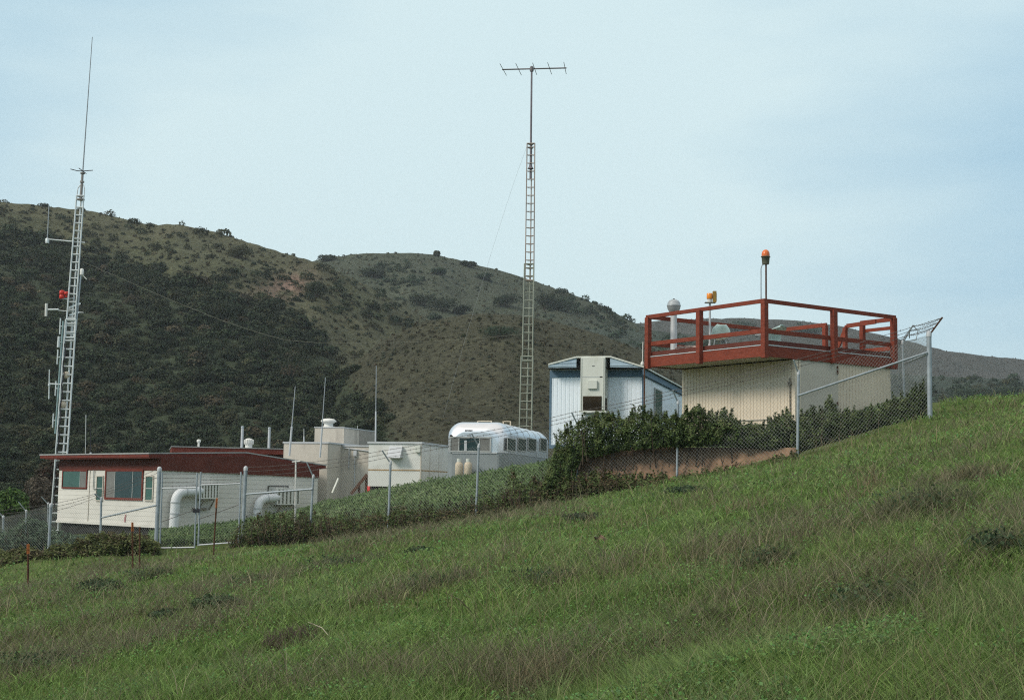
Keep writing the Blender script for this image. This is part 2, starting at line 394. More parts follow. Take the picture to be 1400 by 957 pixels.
def hill_z(u, Y, detail=True):
    u = np.asarray(u, float); Y = np.asarray(Y, float); best = np.full(np.broadcast(u, Y).shape, -40.0)
    lay = np.zeros(best.shape, int)
    x = u * Y
    for i, ((us, es, Yr), Y0, z0, amp, seed) in enumerate(LAYERS):
        yr = Yr * (1 + .10 * (fbm(u * 7 + 3, u * 0, seed) - .5))
        zr = np.interp(u, us, es) * yr
        t = (Y - Y0) / (yr - Y0); tc_ = np.clip(t, 0, 1)
        z = z0 + (zr - z0) * (tc_ ** 1.12)
        z = np.where(t > 1, zr - (Y - yr) * .25, z)
        z = np.where(t < 0, z0 - (Y0 - Y) * .4, z)
        edge = np.clip(np.abs(t - 1) * 5, 0.12, 1)
        if detail:
            g = (fbm(x / 26, Y / 60, seed + 40, 3) - .5) * 2 * amp + (fbm(x / 7, Y / 9, seed + 50, 3) - .5) * amp * .5
            z = z + g * edge
        m = z > best; best = np.where(m, z, best); lay = np.where(m, i, lay)
    return best, lay
def srcmix(*a): return np.array(a)
hu = np.linspace(-.95, .95, 620); hY = 70 * (980 / 70) ** np.linspace(0, 1, 420)
UU, HY = np.meshgrid(hu, hY)
HZ, HL = hill_z(UU, HY)
nx, ny = len(hu), len(hY); idx = np.arange(nx * ny).reshape(ny, nx)
quads = np.stack([idx[:-1, :-1], idx[:-1, 1:], idx[1:, 1:], idx[1:, :-1]], -1).reshape(-1, 4)
HX = UU * HY
n1 = fbm(HX / 14, HY / 20, 61)[..., None]; n2 = fbm(HX / 3, HY / 5, 62)[..., None]
base = np.array([[.078, .076, .045], [.050, .050, .031], [.052, .060, .041], [.058, .057, .052], [.042, .054, .043]])[HL]
alt = np.array([[.044, .053, .027], [.035, .036, .022], [.040, .050, .032], [.042, .048, .042], [.032, .045, .034]])[HL]
tint = base * n1 + alt * (1 - n1); tint = tint * (.7 + .6 * n2)
_dx = [-400, 0, 60, 120, 200, 300, 380, 420, 455, 490, 540, 600]
_dy = [310, 322, 335, 350, 372, 395, 420, 455, 500, 555, 640, 700]
_v = np.stack([HX, HY, HZ], -1); _df = _v @ np.array(F0); HPX = 700 + FPX * (_v @ np.array(RT)) / _df; HPY = 478.5 - FPX * (_v @ np.array(UP)) / _df
_und = np.clip((HPY - np.interp(HPX, _dx, _dy) + (fbm(HPX / 60, HPY / 38, 71) - .5) * 60) / 14 + .5, 0, 1) * (HL == 0)
_und = np.maximum(_und, (HL == 1) * np.clip((np.interp(HPY, [440, 470, 520, 560, 600, 660, 720], [430, 445, 478, 515, 540, 580, 620]) - HPX) / 30 + .5, 0, 1))[..., None]
tint = tint * (1 - _und) + np.array([.030, .040, .022]) * (.7 + .6 * n2) * _und            # leaf litter and undergrowth of the dense scrub
_t = ray(395, 392); _ys = np.linspace(150, 300, 300); _z, _ = hill_z(_t.x, _ys); _k = int(np.argmax(_z / _ys >= _t.z))
_sc = np.exp(-(((HX - _t.x * _ys[_k]) / 3.2) ** 2 + ((HZ - _z[_k]) / 5.5) ** 2))[..., None] * np.clip((fbm(HX / 2, HZ / 2, 64) - .3) * 4, 0, 1)[..., None]
tint = tint * (1 - _sc) + np.array([.17, .115, .09]) * _sc
hills = arr_mesh('hills', np.stack([HX, HY, HZ], -1).reshape(-1, 3), quads, tint.reshape(-1, 3), MT['hill'], smooth=True)
tag(hills, kind='structure')

def hill_hit(px, py):
    """first hill surface point seen along the rays through photo points (arrays); NaN where only sky"""
    px = np.asarray(px, float); py = np.asarray(py, float)
    dx, dy = (px - 700) / FPX, (478.5 - py) / FPX
    d = np.array(F0)[None] + np.array(RT)[None] * dx[:, None] + np.array(UP)[None] * dy[:, None]
    u = d[:, 0] / d[:, 1]; e = d[:, 2] / d[:, 1]
    out = np.full((len(u), 3), np.nan); lay = np.zeros(len(u), int)
    fu = np.clip((u - hu[0]) / (hu[1] - hu[0]), 0, len(hu) - 1.001); iu = fu.astype(int); fu = fu - iu
    r0 = int(np.argmax(hY > 82))
    E = HZ / hY[:, None]
    for a in range(0, len(u), 4000):
        sl_ = slice(a, a + 4000); ii = iu[sl_]; ff = fu[sl_][None]
        el = (E[r0:, ii] * (1 - ff) + E[r0:, ii + 1] * ff); hit = el >= e[sl_][None]
        k = hit.argmax(0); c = np.arange(len(k)); ok = hit[k, c] & (k > 0)
        k0 = np.maximum(k - 1, 0); e0, e1 = el[k0, c], el[k, c]; q = np.clip((e[sl_] - e0) / np.maximum(e1 - e0, 1e-9), 0, 1)
        Yk = hY[r0 + k0] * (1 - q) + hY[r0 + k] * q
        o = np.stack([u[sl_] * Yk, Yk, e[sl_] * Yk], 1); o[~ok] = np.nan
        out[sl_] = o; lay[sl_] = HL[r0 + k, ii]
    return out, lay

# ------------------------------------------------------------------ leaves
def leaf_arrays(C, N, L, W, colr, rng=RNG, jit=.55):
    """rhombic leaves: C centres, N facing (roughly), L length, W width, colr colour per leaf"""
    n = len(C); N = N + rng.normal(0, jit, (n, 3)); N /= np.linalg.norm(N, axis=1, keepdims=True) + 1e-9
    r = rng.normal(0, 1, (n, 3)); T = np.cross(N, r); T /= np.linalg.norm(T, axis=1, keepdims=True) + 1e-9; B = np.cross(N, T)
    L = np.broadcast_to(np.asarray(L, float), (n,))[:, None] / 2; Wd = np.broadcast_to(np.asarray(W, float), (n,))[:, None] / 2
    V = np.stack([C - T * L, C + B * Wd, C + T * L, C - B * Wd], 1).reshape(-1, 3)
    return V, np.arange(4 * n).reshape(n, 4), np.repeat(colr, 4, axis=0)

def ellipsoid_leaves(c, r, n, rng=RNG, hollow=.45, flat=None):
    """n leaf centres spread through the outer volume of an uneven ellipsoid"""
    d = rng.normal(0, 1, (n, 3)); d /= np.linalg.norm(d, axis=1, keepdims=True)
    d[:, 2] = np.where(d[:, 2] < -.35, -d[:, 2], d[:, 2])
    s = rng.integers(0, 999); az = np.arctan2(d[:, 1], d[:, 0])
    lump = .72 + .5 * vnoise(az * 1.6 + s, d[:, 2] * 2.2 + s, s % 91)
    q = (hollow + (1 - hollow) * rng.random(n) ** .6) * lump
    return np.asarray(c) + d * np.asarray(r) * q[:, None], d

def varied(base, n, amt=.3, rng=RNG, hue=.12):
    k = 1 + rng.normal(0, amt, (n, 1)); h = 1 + rng.normal(0, hue, (n, 3))
    return np.clip(np.asarray(base) * np.clip(k, .35, 2.2) * h, .003, .9)

class Leaves:
    def __init__(s): s.V, s.F, s.T, s.n = [], [], [], 0
    def add(s, V, F, T): s.V.append(V); s.F.append(F + s.n); s.T.append(T); s.n += len(V)
    def mesh(s, name, mat, parent=None): return arr_mesh(name, np.concatenate(s.V), np.concatenate(s.F), np.concatenate(s.T), mat, parent)

def bush(lv, c, r, n, leaf, cols, rng=RNG, hollow=.45, asp=.55, jit=.55):
    C, D = ellipsoid_leaves(c, r, n, rng, hollow)
    clump = vnoise(C[:, 0] / max(r) * 3.1 + c[0], C[:, 2] / max(r) * 3.1 + c[1], 5) 
    col = np.asarray(cols)[np.clip((clump * len(cols) + rng.normal(0, .35, n)).astype(int), 0, len(cols) - 1)]
    lv.add(*leaf_arrays(C, D, leaf * rng.uniform(.6, 1.4, n), leaf * asp * rng.uniform(.6, 1.4, n), np.clip(col * (1 + rng.normal(0, .22, (n, 1))), .003, .9), rng, jit))

# ------------------------------------------------------------------ chaparral on the hills
DARK = [(.018, .028, .016), (.026, .038, .021), (.036, .050, .027), (.030, .036, .023)]
MID = [(.040, .046, .025), (.055, .058, .032), (.034, .042, .022)]
SAGE = [(.064, .074, .050), (.050, .062, .042), (.072, .072, .048)]
STRAW = [(.105, .094, .056), (.088, .080, .048), (.075, .073, .043)]
BROWN = [(.054, .048, .030), (.070, .058, .037), (.048, .047, .029)]
GREEN = [(.034, .054, .034), (.044, .066, .040), (.028, .044, .028)]
_dx = [-400, 0, 60, 120, 200, 300, 380, 420, 455, 490, 540, 600]
_dy = [310, 322, 335, 350, 372, 395, 420, 455, 500, 555, 640, 700]
N = 24000
px = RNG.uniform(-330, 1730, N); py = RNG.uniform(255, 720, N)
hp, lay = hill_hit(px, py)
gap = fbm(px / 60, py / 38, 71); gap2 = fbm(px / 150 + 5, py / 80, 72)
lv = Leaves(); cnt = 0
dline = np.interp(px, _dx, _dy) + (gap2 - .5) * 46
edge_x = np.interp(py, [440, 470, 520, 560, 600, 660, 720], [430, 445, 478, 515, 540, 580, 620]) + (gap - .5) * 90
for i in np.nonzero(~np.isnan(hp[:, 0]))[0]:
    p = hp[i]; k = p[1] / FPX; L = lay[i]; x, y = px[i], py[i]
    r01 = RNG.random()
    def big(lo, hi): return lo * (hi / lo) ** (RNG.random() ** 1.6)
    if L == 0 or (L == 1 and x < edge_x[i]):
        deep = y - dline[i]
        if (deep > -6 or L == 1) and not (gap[i] > .70 and r01 < .75):
            if r01 < .12: continue
            s = big(4.5, 17); pal = DARK if RNG.random() < .80 else (MID if RNG.random() < .75 else BROWN); n = int(60 + 16 * s)
        elif r01 < .26: s = big(3, 12); pal = DARK if gap[i] < .5 else MID; n = int(40 + 14 * s)
        elif r01 < .85: s = RNG.uniform(1.3, 3.8); pal = [SAGE, STRAW, BROWN, MID][RNG.integers(0, 4)]; n = 28
        else: continue
    elif L == 1:
        if r01 < .05 and y < 500: s = big(3, 9); pal = MID; n = 110
        elif gap[i] > .62 and r01 < .6: continue
        else: s = RNG.uniform(1.0, 2.4) * (.6 + 1.5 * (1 - gap[i])) * (1.6 if r01 > .93 else 1); pal = [BROWN, SAGE, MID, STRAW, BROWN, SAGE][RNG.integers(0, 6)]; n = 26
    elif L == 2:
        if gap[i] < .50 and x > 520: s = big(2.6, 11); pal = GREEN if RNG.random() < .7 else DARK; n = int(40 + 14 * s)
        elif r01 < .85: s = RNG.uniform(1.0, 3.0); pal = [SAGE, STRAW, MID, MID, GREEN][RNG.integers(0, 5)]; n = 24
        else: continue
    elif L == 3:
        if gap[i] < .40 and r01 < .5: s = RNG.uniform(1.5, 4.5); pal = GREEN; n = 40
        elif r01 < .6: s = RNG.uniform(.8, 1.8); pal = [SAGE, MID, BROWN][RNG.integers(0, 3)]; n = 14
        else: continue
    else:
        if r01 < .65 and gap[i] < .60: s = big(3, 12); pal = GREEN if RNG.random() < .8 else MID; n = int(50 + 14 * s)
        else: s = RNG.uniform(1.2, 3.2); pal = SAGE if RNG.random() < .6 else MID; n = 24
    r = s * k; h = r * RNG.uniform(.6, .95); small = s < 4
    pal = np.array(pal) * RNG.uniform(.7, 1.4)
    bush(lv, (p[0], p[1], p[2] + h * .2), (r, r, h), n, (.75 * r if small else max(.26 * r, 1.5 * k)), pal, hollow=.55, asp=.7, jit=.45); cnt += 1
# bunch grass between the shrubs
N = 75000; px = RNG.uniform(-330, 1730, N); py = RNG.uniform(255, 690, N); hp, lay = hill_hit(px, py)
ok = ~np.isnan(hp[:, 0]); deep = ((lay == 0) & (py > np.interp(px, _dx, _dy)))[ok]; hp, lay = hp[ok], lay[ok]; n = len(hp); k = hp[:, 1] / FPX
pals = np.array([[(.125, .116, .068), (.078, .082, .044)], [(.074, .066, .040), (.052, .052, .030)], [(.080, .084, .056), (.058, .068, .042)], [(.082, .076, .064), (.060, .064, .054)], [(.064, .076, .056), (.046, .060, .042)]])
col = pals[lay, RNG.integers(0, 2, n)] * .86; col[deep] = np.array(DARK + MID)[RNG.integers(0, 7, deep.sum())]; col = col * (1 + RNG.normal(0, .25, (n, 1)))
C = hp + np.stack([0 * k, 0 * k, k * .6], 1)
lv.add(*leaf_arrays(C, np.tile([[-.2, -.8, .5]], (n, 1)), k * RNG.uniform(1.4, 3.4, n), k * RNG.uniform(.9, 1.8, n), np.clip(col, .004, .8), jit=.6))
ch = lv.mesh('chaparral', MT['scrub']); tag(ch, kind='stuff')
print('chaparral shrubs', cnt, 'verts', lv.n)

# bushes one can tell apart on the hills
HB = [  # px, py, half width px, half height px, palette, label, group
    (393, 338, 16, 10, DARK, 'big dark rounded bush standing alone on the skyline of the left hill', None),
    (446, 353, 13, 7, DARK, 'low dark bush where the two hill skylines meet', None),
    (640, 361, 12, 6, DARK, 'dark bush on the falling skyline just left of the middle radio tower', None),
    (374, 332, 6, 4, MID, 'small shrub on the skyline left of the big rounded bush', None),
    (513, 374, 22, 9, DARK, 'wide dark bush below the top of the middle hill', None),
    (578, 411, 20, 12, DARK, 'left bush of the dark clump on the saddle of the middle hill', None),
    (606, 417, 24, 15, DARK, 'tallest bush of the dark clump on the saddle of the middle hill', None),
    (632, 424, 14, 9, DARK, 'small right hand bush of the dark clump on the saddle', None),
    (598, 347, 6, 5, MID, 'small ragged shrub on the crest of the middle hill', None),
    (432, 397, 19, 15, DARK, 'dark bush beside the bare rocky scar on the left hill', None),
    (325, 345, 26, 13, MID, 'broad bush under the skyline of the left hill', None),
    (683, 455, 34, 11, GREEN, 'wide green bush on the grassy spur left of the middle tower', None),
    (601, 372, 14, 7, GREEN, 'green bush on the upper slope of the middle hill', None),
    (660, 378, 14, 6, GREEN, 'flat green bush high on the slope left of the middle tower', None),
    (745, 412, 17, 18, DARK, 'tall dark bush right behind the middle radio tower', None),
    (694, 412, 22, 13, DARK, 'dark bush left of the middle tower at the foot of the far slope', None),
    (775, 418, 20, 15, GREEN, 'rounded green bush right of the middle radio tower', None),
    (178, 385, 36, 22, DARK, 'large dark bush at the upper edge of the wooded slope', None),
    (60, 352, 44, 18, DARK, 'broad dark bush on the wooded slope left of the lattice tower', None),
    (300, 425, 28, 20, DARK, 'dark bush among the scrub under the sagging cable', None),
    (395, 500, 40, 36, DARK, 'tallest dark bush in the gully of the wooded slope', None),
    (360, 470, 30, 24, DARK, 'dark bush above the gully on the wooded slope', None),
    (1105, 452, 26, 7, GREEN, 'dark green bush on the right hill seen through the deck railing', None),
    (1004, 447, 34, 11, GREEN, 'dark bush on the far hill seen above the aqua chair', None),
    (1218, 520, 22, 9, GREEN, 'green bush in the hollow behind the fence corner', None),
    (1330, 540, 34, 13, GREEN, 'dark green bush in the hollow right of the fence corner', None),
    (1292, 548, 20, 9, SAGE, 'grey green bush just right of the fence corner post', None),
    (1383, 537, 22, 12, GREEN, 'green bush at the foot of the right hill by the grass crest', None),
]
hp, lay = hill_hit([b[0] for b in HB], [b[1] + b[3] * .6 for b in HB])
for (x, y, wp, hpx, pal, lab, grp), p in zip(HB, hp):
    if np.isnan(p[0]): print('no hill under', lab); continue
    k = p[1] / FPX; t = thing('shrub', lab, 'bush', (p[0], p[1], p[2] - .2), grp)
    lv = Leaves()
    for q in range(7):
        ox, oz = RNG.uniform(-.55, .55), RNG.uniform(.2, .9)
        bush(lv, (p[0] + ox * wp * k, p[1] + RNG.uniform(-.3, .3) * wp * k, p[2] + oz * hpx * k * .9), (wp * k * .62, wp * k * .6, hpx * k * .72), 320, max(1.7 * k, .15), pal, hollow=.45, asp=.7, jit=.45)
    lv.mesh('foliage', MT['scrub'], t)
    m = MB()
    for q in range(4):
        a = q * 1.6; m.tube((p[0], p[1], p[2] - .3), (p[0] + math.cos(a) * wp * k * .4, p[1] + math.sin(a) * wp * k * .4, p[2] + hpx * k * .9), .12, .03, 5)
    m.build('stem', MT['twig'], t)
Z = Vector((0, 0, 1))
def corrugated(fr, s0, s1, z0, z1, pitch, depth, d=0.0, flat=.6):
    """ribbed sheet: a flat panel with narrow recessed grooves"""
    m = MB(); s = s0; prof = [(s0, d)]
    while s + pitch < s1 - 1e-6:
        a = s + pitch * flat; prof += [(a, d), (a + pitch * (1 - flat) * .25, d - depth), (s + pitch - pitch * (1 - flat) * .25, d - depth), (s + pitch, d)]; s += pitch
    prof.append((s1, d)); n = len(prof)
    vs = [fr.pt(a, b, z0) for a, b in prof] + [fr.pt(a, b, z1) for a, b in prof]
    m.add(vs, [(i, i + 1, n + i + 1, n + i) for i in range(n - 1)], False)
    return m

def window(fr, r, parent, panes, frame_mat, d=0.0, fw=.07, name='window', proud=.035, bars=()):
    """frame ring with glass panes set in it; panes = list of (fraction0, fraction1, material)"""
    s0, s1, z0, z1 = r
    m = MB()
    m.box(fr, s0, s1, d, d + proud, z0, z0 + fw); m.box(fr, s0, s1, d, d + proud, z1 - fw, z1)
    m.box(fr, s0, s0 + fw, d, d + proud, z0 + fw, z1 - fw); m.box(fr, s1 - fw, s1, d, d + proud, z0 + fw, z1 - fw)
    f = m.build(name, frame_mat, parent)
    w = s1 - s0 - 2 * fw
    for a, b, mt in panes:
        q = MB(); q.box(fr, s0 + fw + w * a + .012, s0 + fw + w * b - .012, d + .004, d + .014, z0 + fw, z1 - fw); q.build('pane', mt, f)
    for a, b, _ in panes[:-1]:
        c = s0 + fw + w * b; q = MB(); q.box(fr, c - .02, c + .02, d + .002, d + .026, z0 + fw, z1 - fw); q.build('mullion', MT['alu'], f)
    for k in bars:
        c = z0 + (z1 - z0) * k; q = MB(); q.box(fr, s0 + fw, s1 - fw, d + .002, d + .026, c - .02, c + .02); q.build('glazing_bar', MT['alu'], f)
    return f

# ================================================================== HOUSE with red gable
K = P(215, 722, 58)
HL = Frame((K.x - 8 * .707, K.y + 8 * .707), (.707, -.707)); HR = Frame((K.x, K.y), (.707, .707))
LL = 8.0
sL = HL.hit(79, 690)[0]; sR = HR.hit(434, 670)[0]; WL = LL - sL          # length of the left wall, width of the gable wall
zb = HL.hit(150, 716)[1]; zt = HR.hit(222, 643)[1]
house = thing('bungalow', 'long cream bungalow with dark red gable and roof edge, lowest of the buildings', 'house', (K.x, K.y, zb))
def house_pt(s, e, z): return HR.pt(s, -e, z)          # s across the gable, e back along the house
m = MB()
m.hexa([house_pt(0, 0, zb), house_pt(sR, 0, zb), house_pt(sR, WL, zb), house_pt(0, WL, zb), house_pt(0, 0, zt), house_pt(sR, 0, zt), house_pt(sR, WL, zt), house_pt(0, WL, zt)])
m.build('wall', MT['house'], house)
# lap siding: thin shadow lines are real steps
lap = MB(); z = zb
while z < zt - .2:
    lap.prism([HL.pt(sL, .002, z), HL.pt(sL, .011, z), HL.pt(sL, .004, z + .195)], HL.es * WL)
    lap.prism([HR.pt(0, .002, z), HR.pt(0, .011, z), HR.pt(0, .004, z + .195)], HR.es * sR); z += .2
lap.build('siding', MT['house'], house)
m = MB(); m.hexa([house_pt(.15, .15, zb - 1.6), house_pt(sR - .15, .15, zb - 1.6), house_pt(sR - .15, WL - .15, zb - 1.6), house_pt(.15, WL - .15, zb - 1.6),
                  house_pt(.15, .15, zb + .01), house_pt(sR - .15, .15, zb + .01), house_pt(sR - .15, WL - .15, zb + .01), house_pt(.15, WL - .15, zb + .01)])
m.build('crawl_shade', MT['dark'], house)  # solid block whose near-black colour paints the shade of the open crawl space
m = MB(); m.box(HL, sL, LL + .02, .022, .05, zb - .06, zb + .05); m.box(HR, .022, sR, .022, .05, zb - .06, zb + .05); m.build('base_trim', MT['house'], house)
m = MB(); m.box(HL, LL - .09, LL + .026, .024, .045, zb + .05, zt); m.box(HR, -.0, .09, .024, .045, zb + .05, zt); m.build('corner_trim', MT['house'], house)
e0s, e0z = HR.hit(205, 620.5, .06); r1s, r1z = HR.hit(338, 619.5, .06); e1s, e1z = HR.hit(447, 637, .06)
th = .13; back = WL + .9
prof = [(e0s, e0z), (r1s, r1z), (e1s, e1z), (e1s, e1z - th), (r1s, r1z - th), (e0s, e0z - th)]
m = MB(); m.prism([HR.pt(a, -.02, b) for a, b in prof], -HR.en * back); m.build('roof', MT['red'], house)
m = MB(); t2 = .055
m.prism([HR.pt(a, .0, b) for a, b in [(e0s - .03, e0z + .004), (r1s, r1z + .004), (e1s + .03, e1z + .004), (e1s + .03, e1z + t2), (r1s, r1z + t2), (e0s - .03, e0z + t2)]], -HR.en * (back + .03))
m.build('roof_covering', MT['roof'], house)
def under(s): return (e0z + (r1z - e0z) * (s - e0s) / (r1s - e0s) if s < r1s else r1z + (e1z - r1z) * (s - r1s) / (e1s - r1s)) - th
m = MB(); gb = zt
m.prism([HR.pt(a, .03, b) for a, b in [(0.0, gb), (sR + .02, HR.hit(434, 653)[1]), (sR + .02, under(sR)), (r1s, under(r1s)), (0, under(0))]], HR.en * .04)
m.build('gable', MT['maroon'], house)
m = MB(); m.box(HL, sL, LL, .0, .03, zt, under(0)); m.build('frieze', MT['maroon'], house)
m = MB(); m.prism([HR.pt(e0s + .03, .0, under(e0s + .03)), HR.pt(-.03, 0, under(-.03)), HR.pt(-.03, 0, under(-.03) - .05), HR.pt(e0s + .03, 0, under(e0s + .03) - .05)], -HR.en * (WL + .5)); m.build('soffit', MT['maroon'], house)
window(HL, HL.rect(86, 642, 120, 668), house, [(0, .74, MT['glassg']), (.74, 1, MT['curtain'])], MT['red'], d=.02)
window(HL, HL.rect(144.5, 641, 196.5, 683.5), house, [(0, .25, MT['curtain']), (.25, .75, MT['glass']), (.75, 1, MT['glass'])], MT['red'], d=.02, fw=.10)
for x0, x1 in ((132.5, 142), (199.5, 210.5)):
    window(HL, HL.rect(x0, 650, x1, 685), house, [(0, 1, MT['glassg'])], MT['beige'], d=.02, fw=.05, bars=(.5,))
m = MB(); a = HL.hit(122, 680)[0]; m.box(HL, a - .02, a + .02, .02, .032, zb + .05, zt); m.build('wall_joint', MT['beige'], house)
m = MB(); a, z0 = HL.hit(129, 668); _, z1 = HL.hit(129, 644); m.tube(HL.pt(a, .06, z0), HL.pt(a, .06, zt), .025, n=6); m.tube(HL.pt(a, .06, z0), HL.pt(a + .28, .06, z0), .025, n=6); m.build('conduit', MT['alu'], house)
# small red mark at the foot of the wall
m = MB(); a, z0 = HL.hit(171.3, 713.5); m.box(HL, a - .06, a + .06, .022, .030, z0, z0 + .22); m.box(HL, a - .01, a + .08, .022, .031, z0 + .23, z0 + .32); m.build('painted_mark', mat('faded_red_mark', (.42, .20, .21), .8), house)
# air conditioners (hang on brackets) with white ducts
def aircon(x0, y0, x1, y1, label, rot):
    a, b, z0, z1 = HR.rect(x0, y0, x1, y1, .45)
    t = thing('air_conditioner', label, 'air conditioner', HR.pt(a, .02, z0))
    m = MB(); m.box(HR, a, b, .02, .45, z0, z1); m.build('housing', MT['paint'], t, bevel=.01)
    m = MB(); n = 6
    for k in range(n):
        c = a + (b - a) * (k + .5) / n; w = (b - a) / n * .17; m.box(HR, c - w, c + w, .452, .462, z0 + .06, z1 - .06)
    m.build('grille', MT['olive'], t)
    m = MB()
    for k in range(2):
        c = a + (b - a) * (.2 + .6 * k); m.box(HR, c - .03, c + .03, .02, .42, z0 - .06, z0); m.beam(HR.pt(c, .40, z0 - .05), HR.pt(c, .03, z0 - .45), .05, .05)
    m.box(HR, a - .15, b - .3, .03, .09, z0 - .48, z0 - .38); m.build('bracket', MT['wood'], t)
    return a, b, z0, z1
A1 = aircon(275, 661, 299, 682, 'grey window air conditioner beside the taller white duct on the bungalow', 0)
A2 = aircon(379, 667, 410, 690, 'grey window air conditioner under a small black frame on the bungalow wall', 1)
m = MB(); a, b, z0, z1 = HR.rect(371, 664, 399, 672, .3); 
for (q0, q1, w0, w1) in ((a, b, z1 - .03, z1), (a, a + .03, z0, z1), (b - .03, b, z0, z1)): m.box(HR, q0, q1, .02, .06, w0, w1)
o = m.build('shelf_frame', MT['ink'], None); tag(o, 'thin black rectangular frame on the bungalow wall above an air conditioner', 'frame')
def duct(pts, r, label):
    t = thing('air_duct', label, 'duct', pts[-1])
    bend = [pts[0]]
    p0, p1, p2 = [Vector(p) for p in pts]
    for k in range(7):
        q = k / 6; aa = p1 + (p0 - p1).normalized() * .42; cc = p1 + (p2 - p1).normalized() * .42
        bend.append(aa * (1 - q) ** 2 + p1 * 2 * q * (1 - q) + cc * q * q)
    bend.append(p2)
    m = MB(); m.path(bend, r, 18); m.build('pipe', MT['duct'], t)
    for q in (bend[1], bend[-2], p2 * .45 + bend[-2] * .55):
        i = min(range(len(bend)), key=lambda k: (bend[k] - q).length); tdir = (bend[min(i + 1, len(bend) - 1)] - bend[max(i - 1, 0)]).normalized()
        m = MB(); m.tube(q - tdir * .03, q + tdir * .03, r * 1.09, n=18); m.build('seam_band', MT['lightgrey'], t)
def hp(px, py, d): s, z = HR.hit(px, py, d); return HR.pt(s, d, z)
duct([hp(275, 671, .30), hp(241, 673, .35), hp(237.5, 721, .35)], .20, 'tall white round elbow duct against the bungalow wall, nearer the gate')
duct([hp(380, 680, .30), hp(354, 682, .35), hp(350.5, 714, .35)], .19, 'shorter white round elbow duct on the bungalow wall, behind the brush')
# whip antennas on the house roof edge
def whip(px0, py0, px1, py1, Y, label, r0=.035, r1=.012, mt='fibre', base=None, group=None):
    a, b = P(px0, py0, Y), P(px1, py1, Y)
    t = thing('whip_antenna', label, 'antenna', a, group)
    k = .35 if base is None else base
    c = a + (b - a) * k
    m = MB(); m.tube(a, c, r0, n=7); m.build('mast', MT['lightgrey'], t)
    m = MB(); m.tube(c - (b - a).normalized() * .02, b, r0 * .55, r1, n=6); m.build('whip', MT[mt], t)
whip(116.5, 634, 117.5, 567, 63, 'taller thin whip antenna at the red eave of the bungalow', .03, .02, 'alu', .2)
whip(124, 624, 123.3, 577, 63, 'short dark whip antenna with a white base by the red eave', .045, .012, 'ink', .12)

# ================================================================== second building behind, red fascia
q = P(235, 611, 75); RB = Frame((q.x, q.y), (.968, .25)); s1 = RB.hit(400, 616)[0]
zt2 = P(240, 611, 75).z
rb = thing('back_building', 'flat roofed building with a red roof edge just behind the bungalow', 'building', RB.pt(0, 0, zt2 - 4))
m = MB(); m.box(RB, .4, s1 - .4, -7, -.4, zt2 - 5, zt2 - .25); m.build('wall', MT['maroon'], rb)
m = MB(); m.box(RB, 0, s1, -7.5, 0, zt2 - .28, zt2); m.build('roof', MT['red'], rb)
m = MB(); m.box(RB, -.03, s1, -7.5, .03, zt2 + .003, zt2 + .05); m.build('roof_covering', MT['roof'], rb)
p = P(271.5, 612, 77.5)
t = thing('vent_pipe', 'small white capped vent pipe on the flat roof behind the bungalow', 'vent', (p.x, p.y, zt2 + .03))
m = MB(); m.lathe((p.x, p.y, zt2 + .03), [(.06, 0), (.06, .34)], 12); m.build('pipe', MT['paint'], t)
m = MB(); m.lathe((p.x, p.y, zt2 + .33), [(.06, 0), (.11, .03), (.12, .12), (.06, .18)], 12); m.build('cap', MT['paint'], t)
p = P(340, 613, 79)
t = thing('turbine_vent', 'round white turbine vent between two grey posts on the flat roof', 'vent', (p.x, p.y, zt2 + .03))
m = MB(); m.lathe((p.x, p.y, zt2 + .03), [(.24, 0), (.20, .1), (.2, .3)], 18); m.build('collar', MT['paint'], t)
m = MB(); m.lathe((p.x, p.y, zt2 + .31), [(.18, 0), (.25, .07), (.27, .16), (.25, .25), (.16, .33), (.02, .36)], 18)
for k in range(14):
    a = k * 2 * math.pi / 14; c = Vector((p.x + .265 * math.cos(a), p.y + .265 * math.sin(a), zt2 + .33)); m.beam(c, c + Vector((.0, 0, .26)), .05, .03, Vector((math.cos(a), math.sin(a), 0)))
m.build('turbine', MT['paint'], t)
for px, y0, lab in ((330.5, 583.5, 'grey post left of the round roof vent behind the bungalow'), (367.5, 585, 'grey post right of the round roof vent behind the bungalow')):
    p = P(px, 613, 78); top = P(px, y0, 78); m = MB(); m.tube((p.x, p.y, zt2 + .03), (p.x, p.y, top.z), .075, n=10)
    t = thing('roof_post', lab, 'post', (p.x, p.y, zt2 + .03)); m.build('pipe', MT['lightgrey'], t); m = MB(); m.lathe((p.x, p.y, top.z), [(.085, -.06), (.085, .02), (.03, .05)], 10); m.build('cap', MT['galv'], t)

# ================================================================== beige two-step block
q = P(388, 606, 66); B1 = Frame((q.x, q.y), (.97, -.25)); BS = Frame(B1.pt(B1.hit(448, 620)[0], 0, 0), (.25, .97))
w1 = B1.hit(448, 620)[0]; dS = BS.hit(467, 620)[0]; zt1 = P(400, 606, 66).z; zbb = P(420, 690, 66).z - 1
bb = thing('beige_block', 'windowless beige block with a smaller box on its roof', 'building', B1.pt(0, 0, zbb))
m = MB(); m.box(B1, 0, w1, -6, 0, zbb, zt1 - .0); m.build('wall', MT['beige'], bb)
B2 = Frame(BS.pt(dS, 0, 0), (.97, -.25)); w2 = 4.0; zt2b = B2.hit(480, 610.5)[1]
m = MB(); m.box(B2, .002, w2, -6, 0, zbb, zt2b); m.build('side_wall', MT['beige'], bb)
m = MB(); m.box(B1, -.04, w1 + .04, -6, .04, zt1 + .003, zt1 + .07); m.box(B2, .05, w2 + .03, -6, .04, zt2b + .003, zt2b + .07); m.build('roof_edge', MT['lightgrey'], bb)
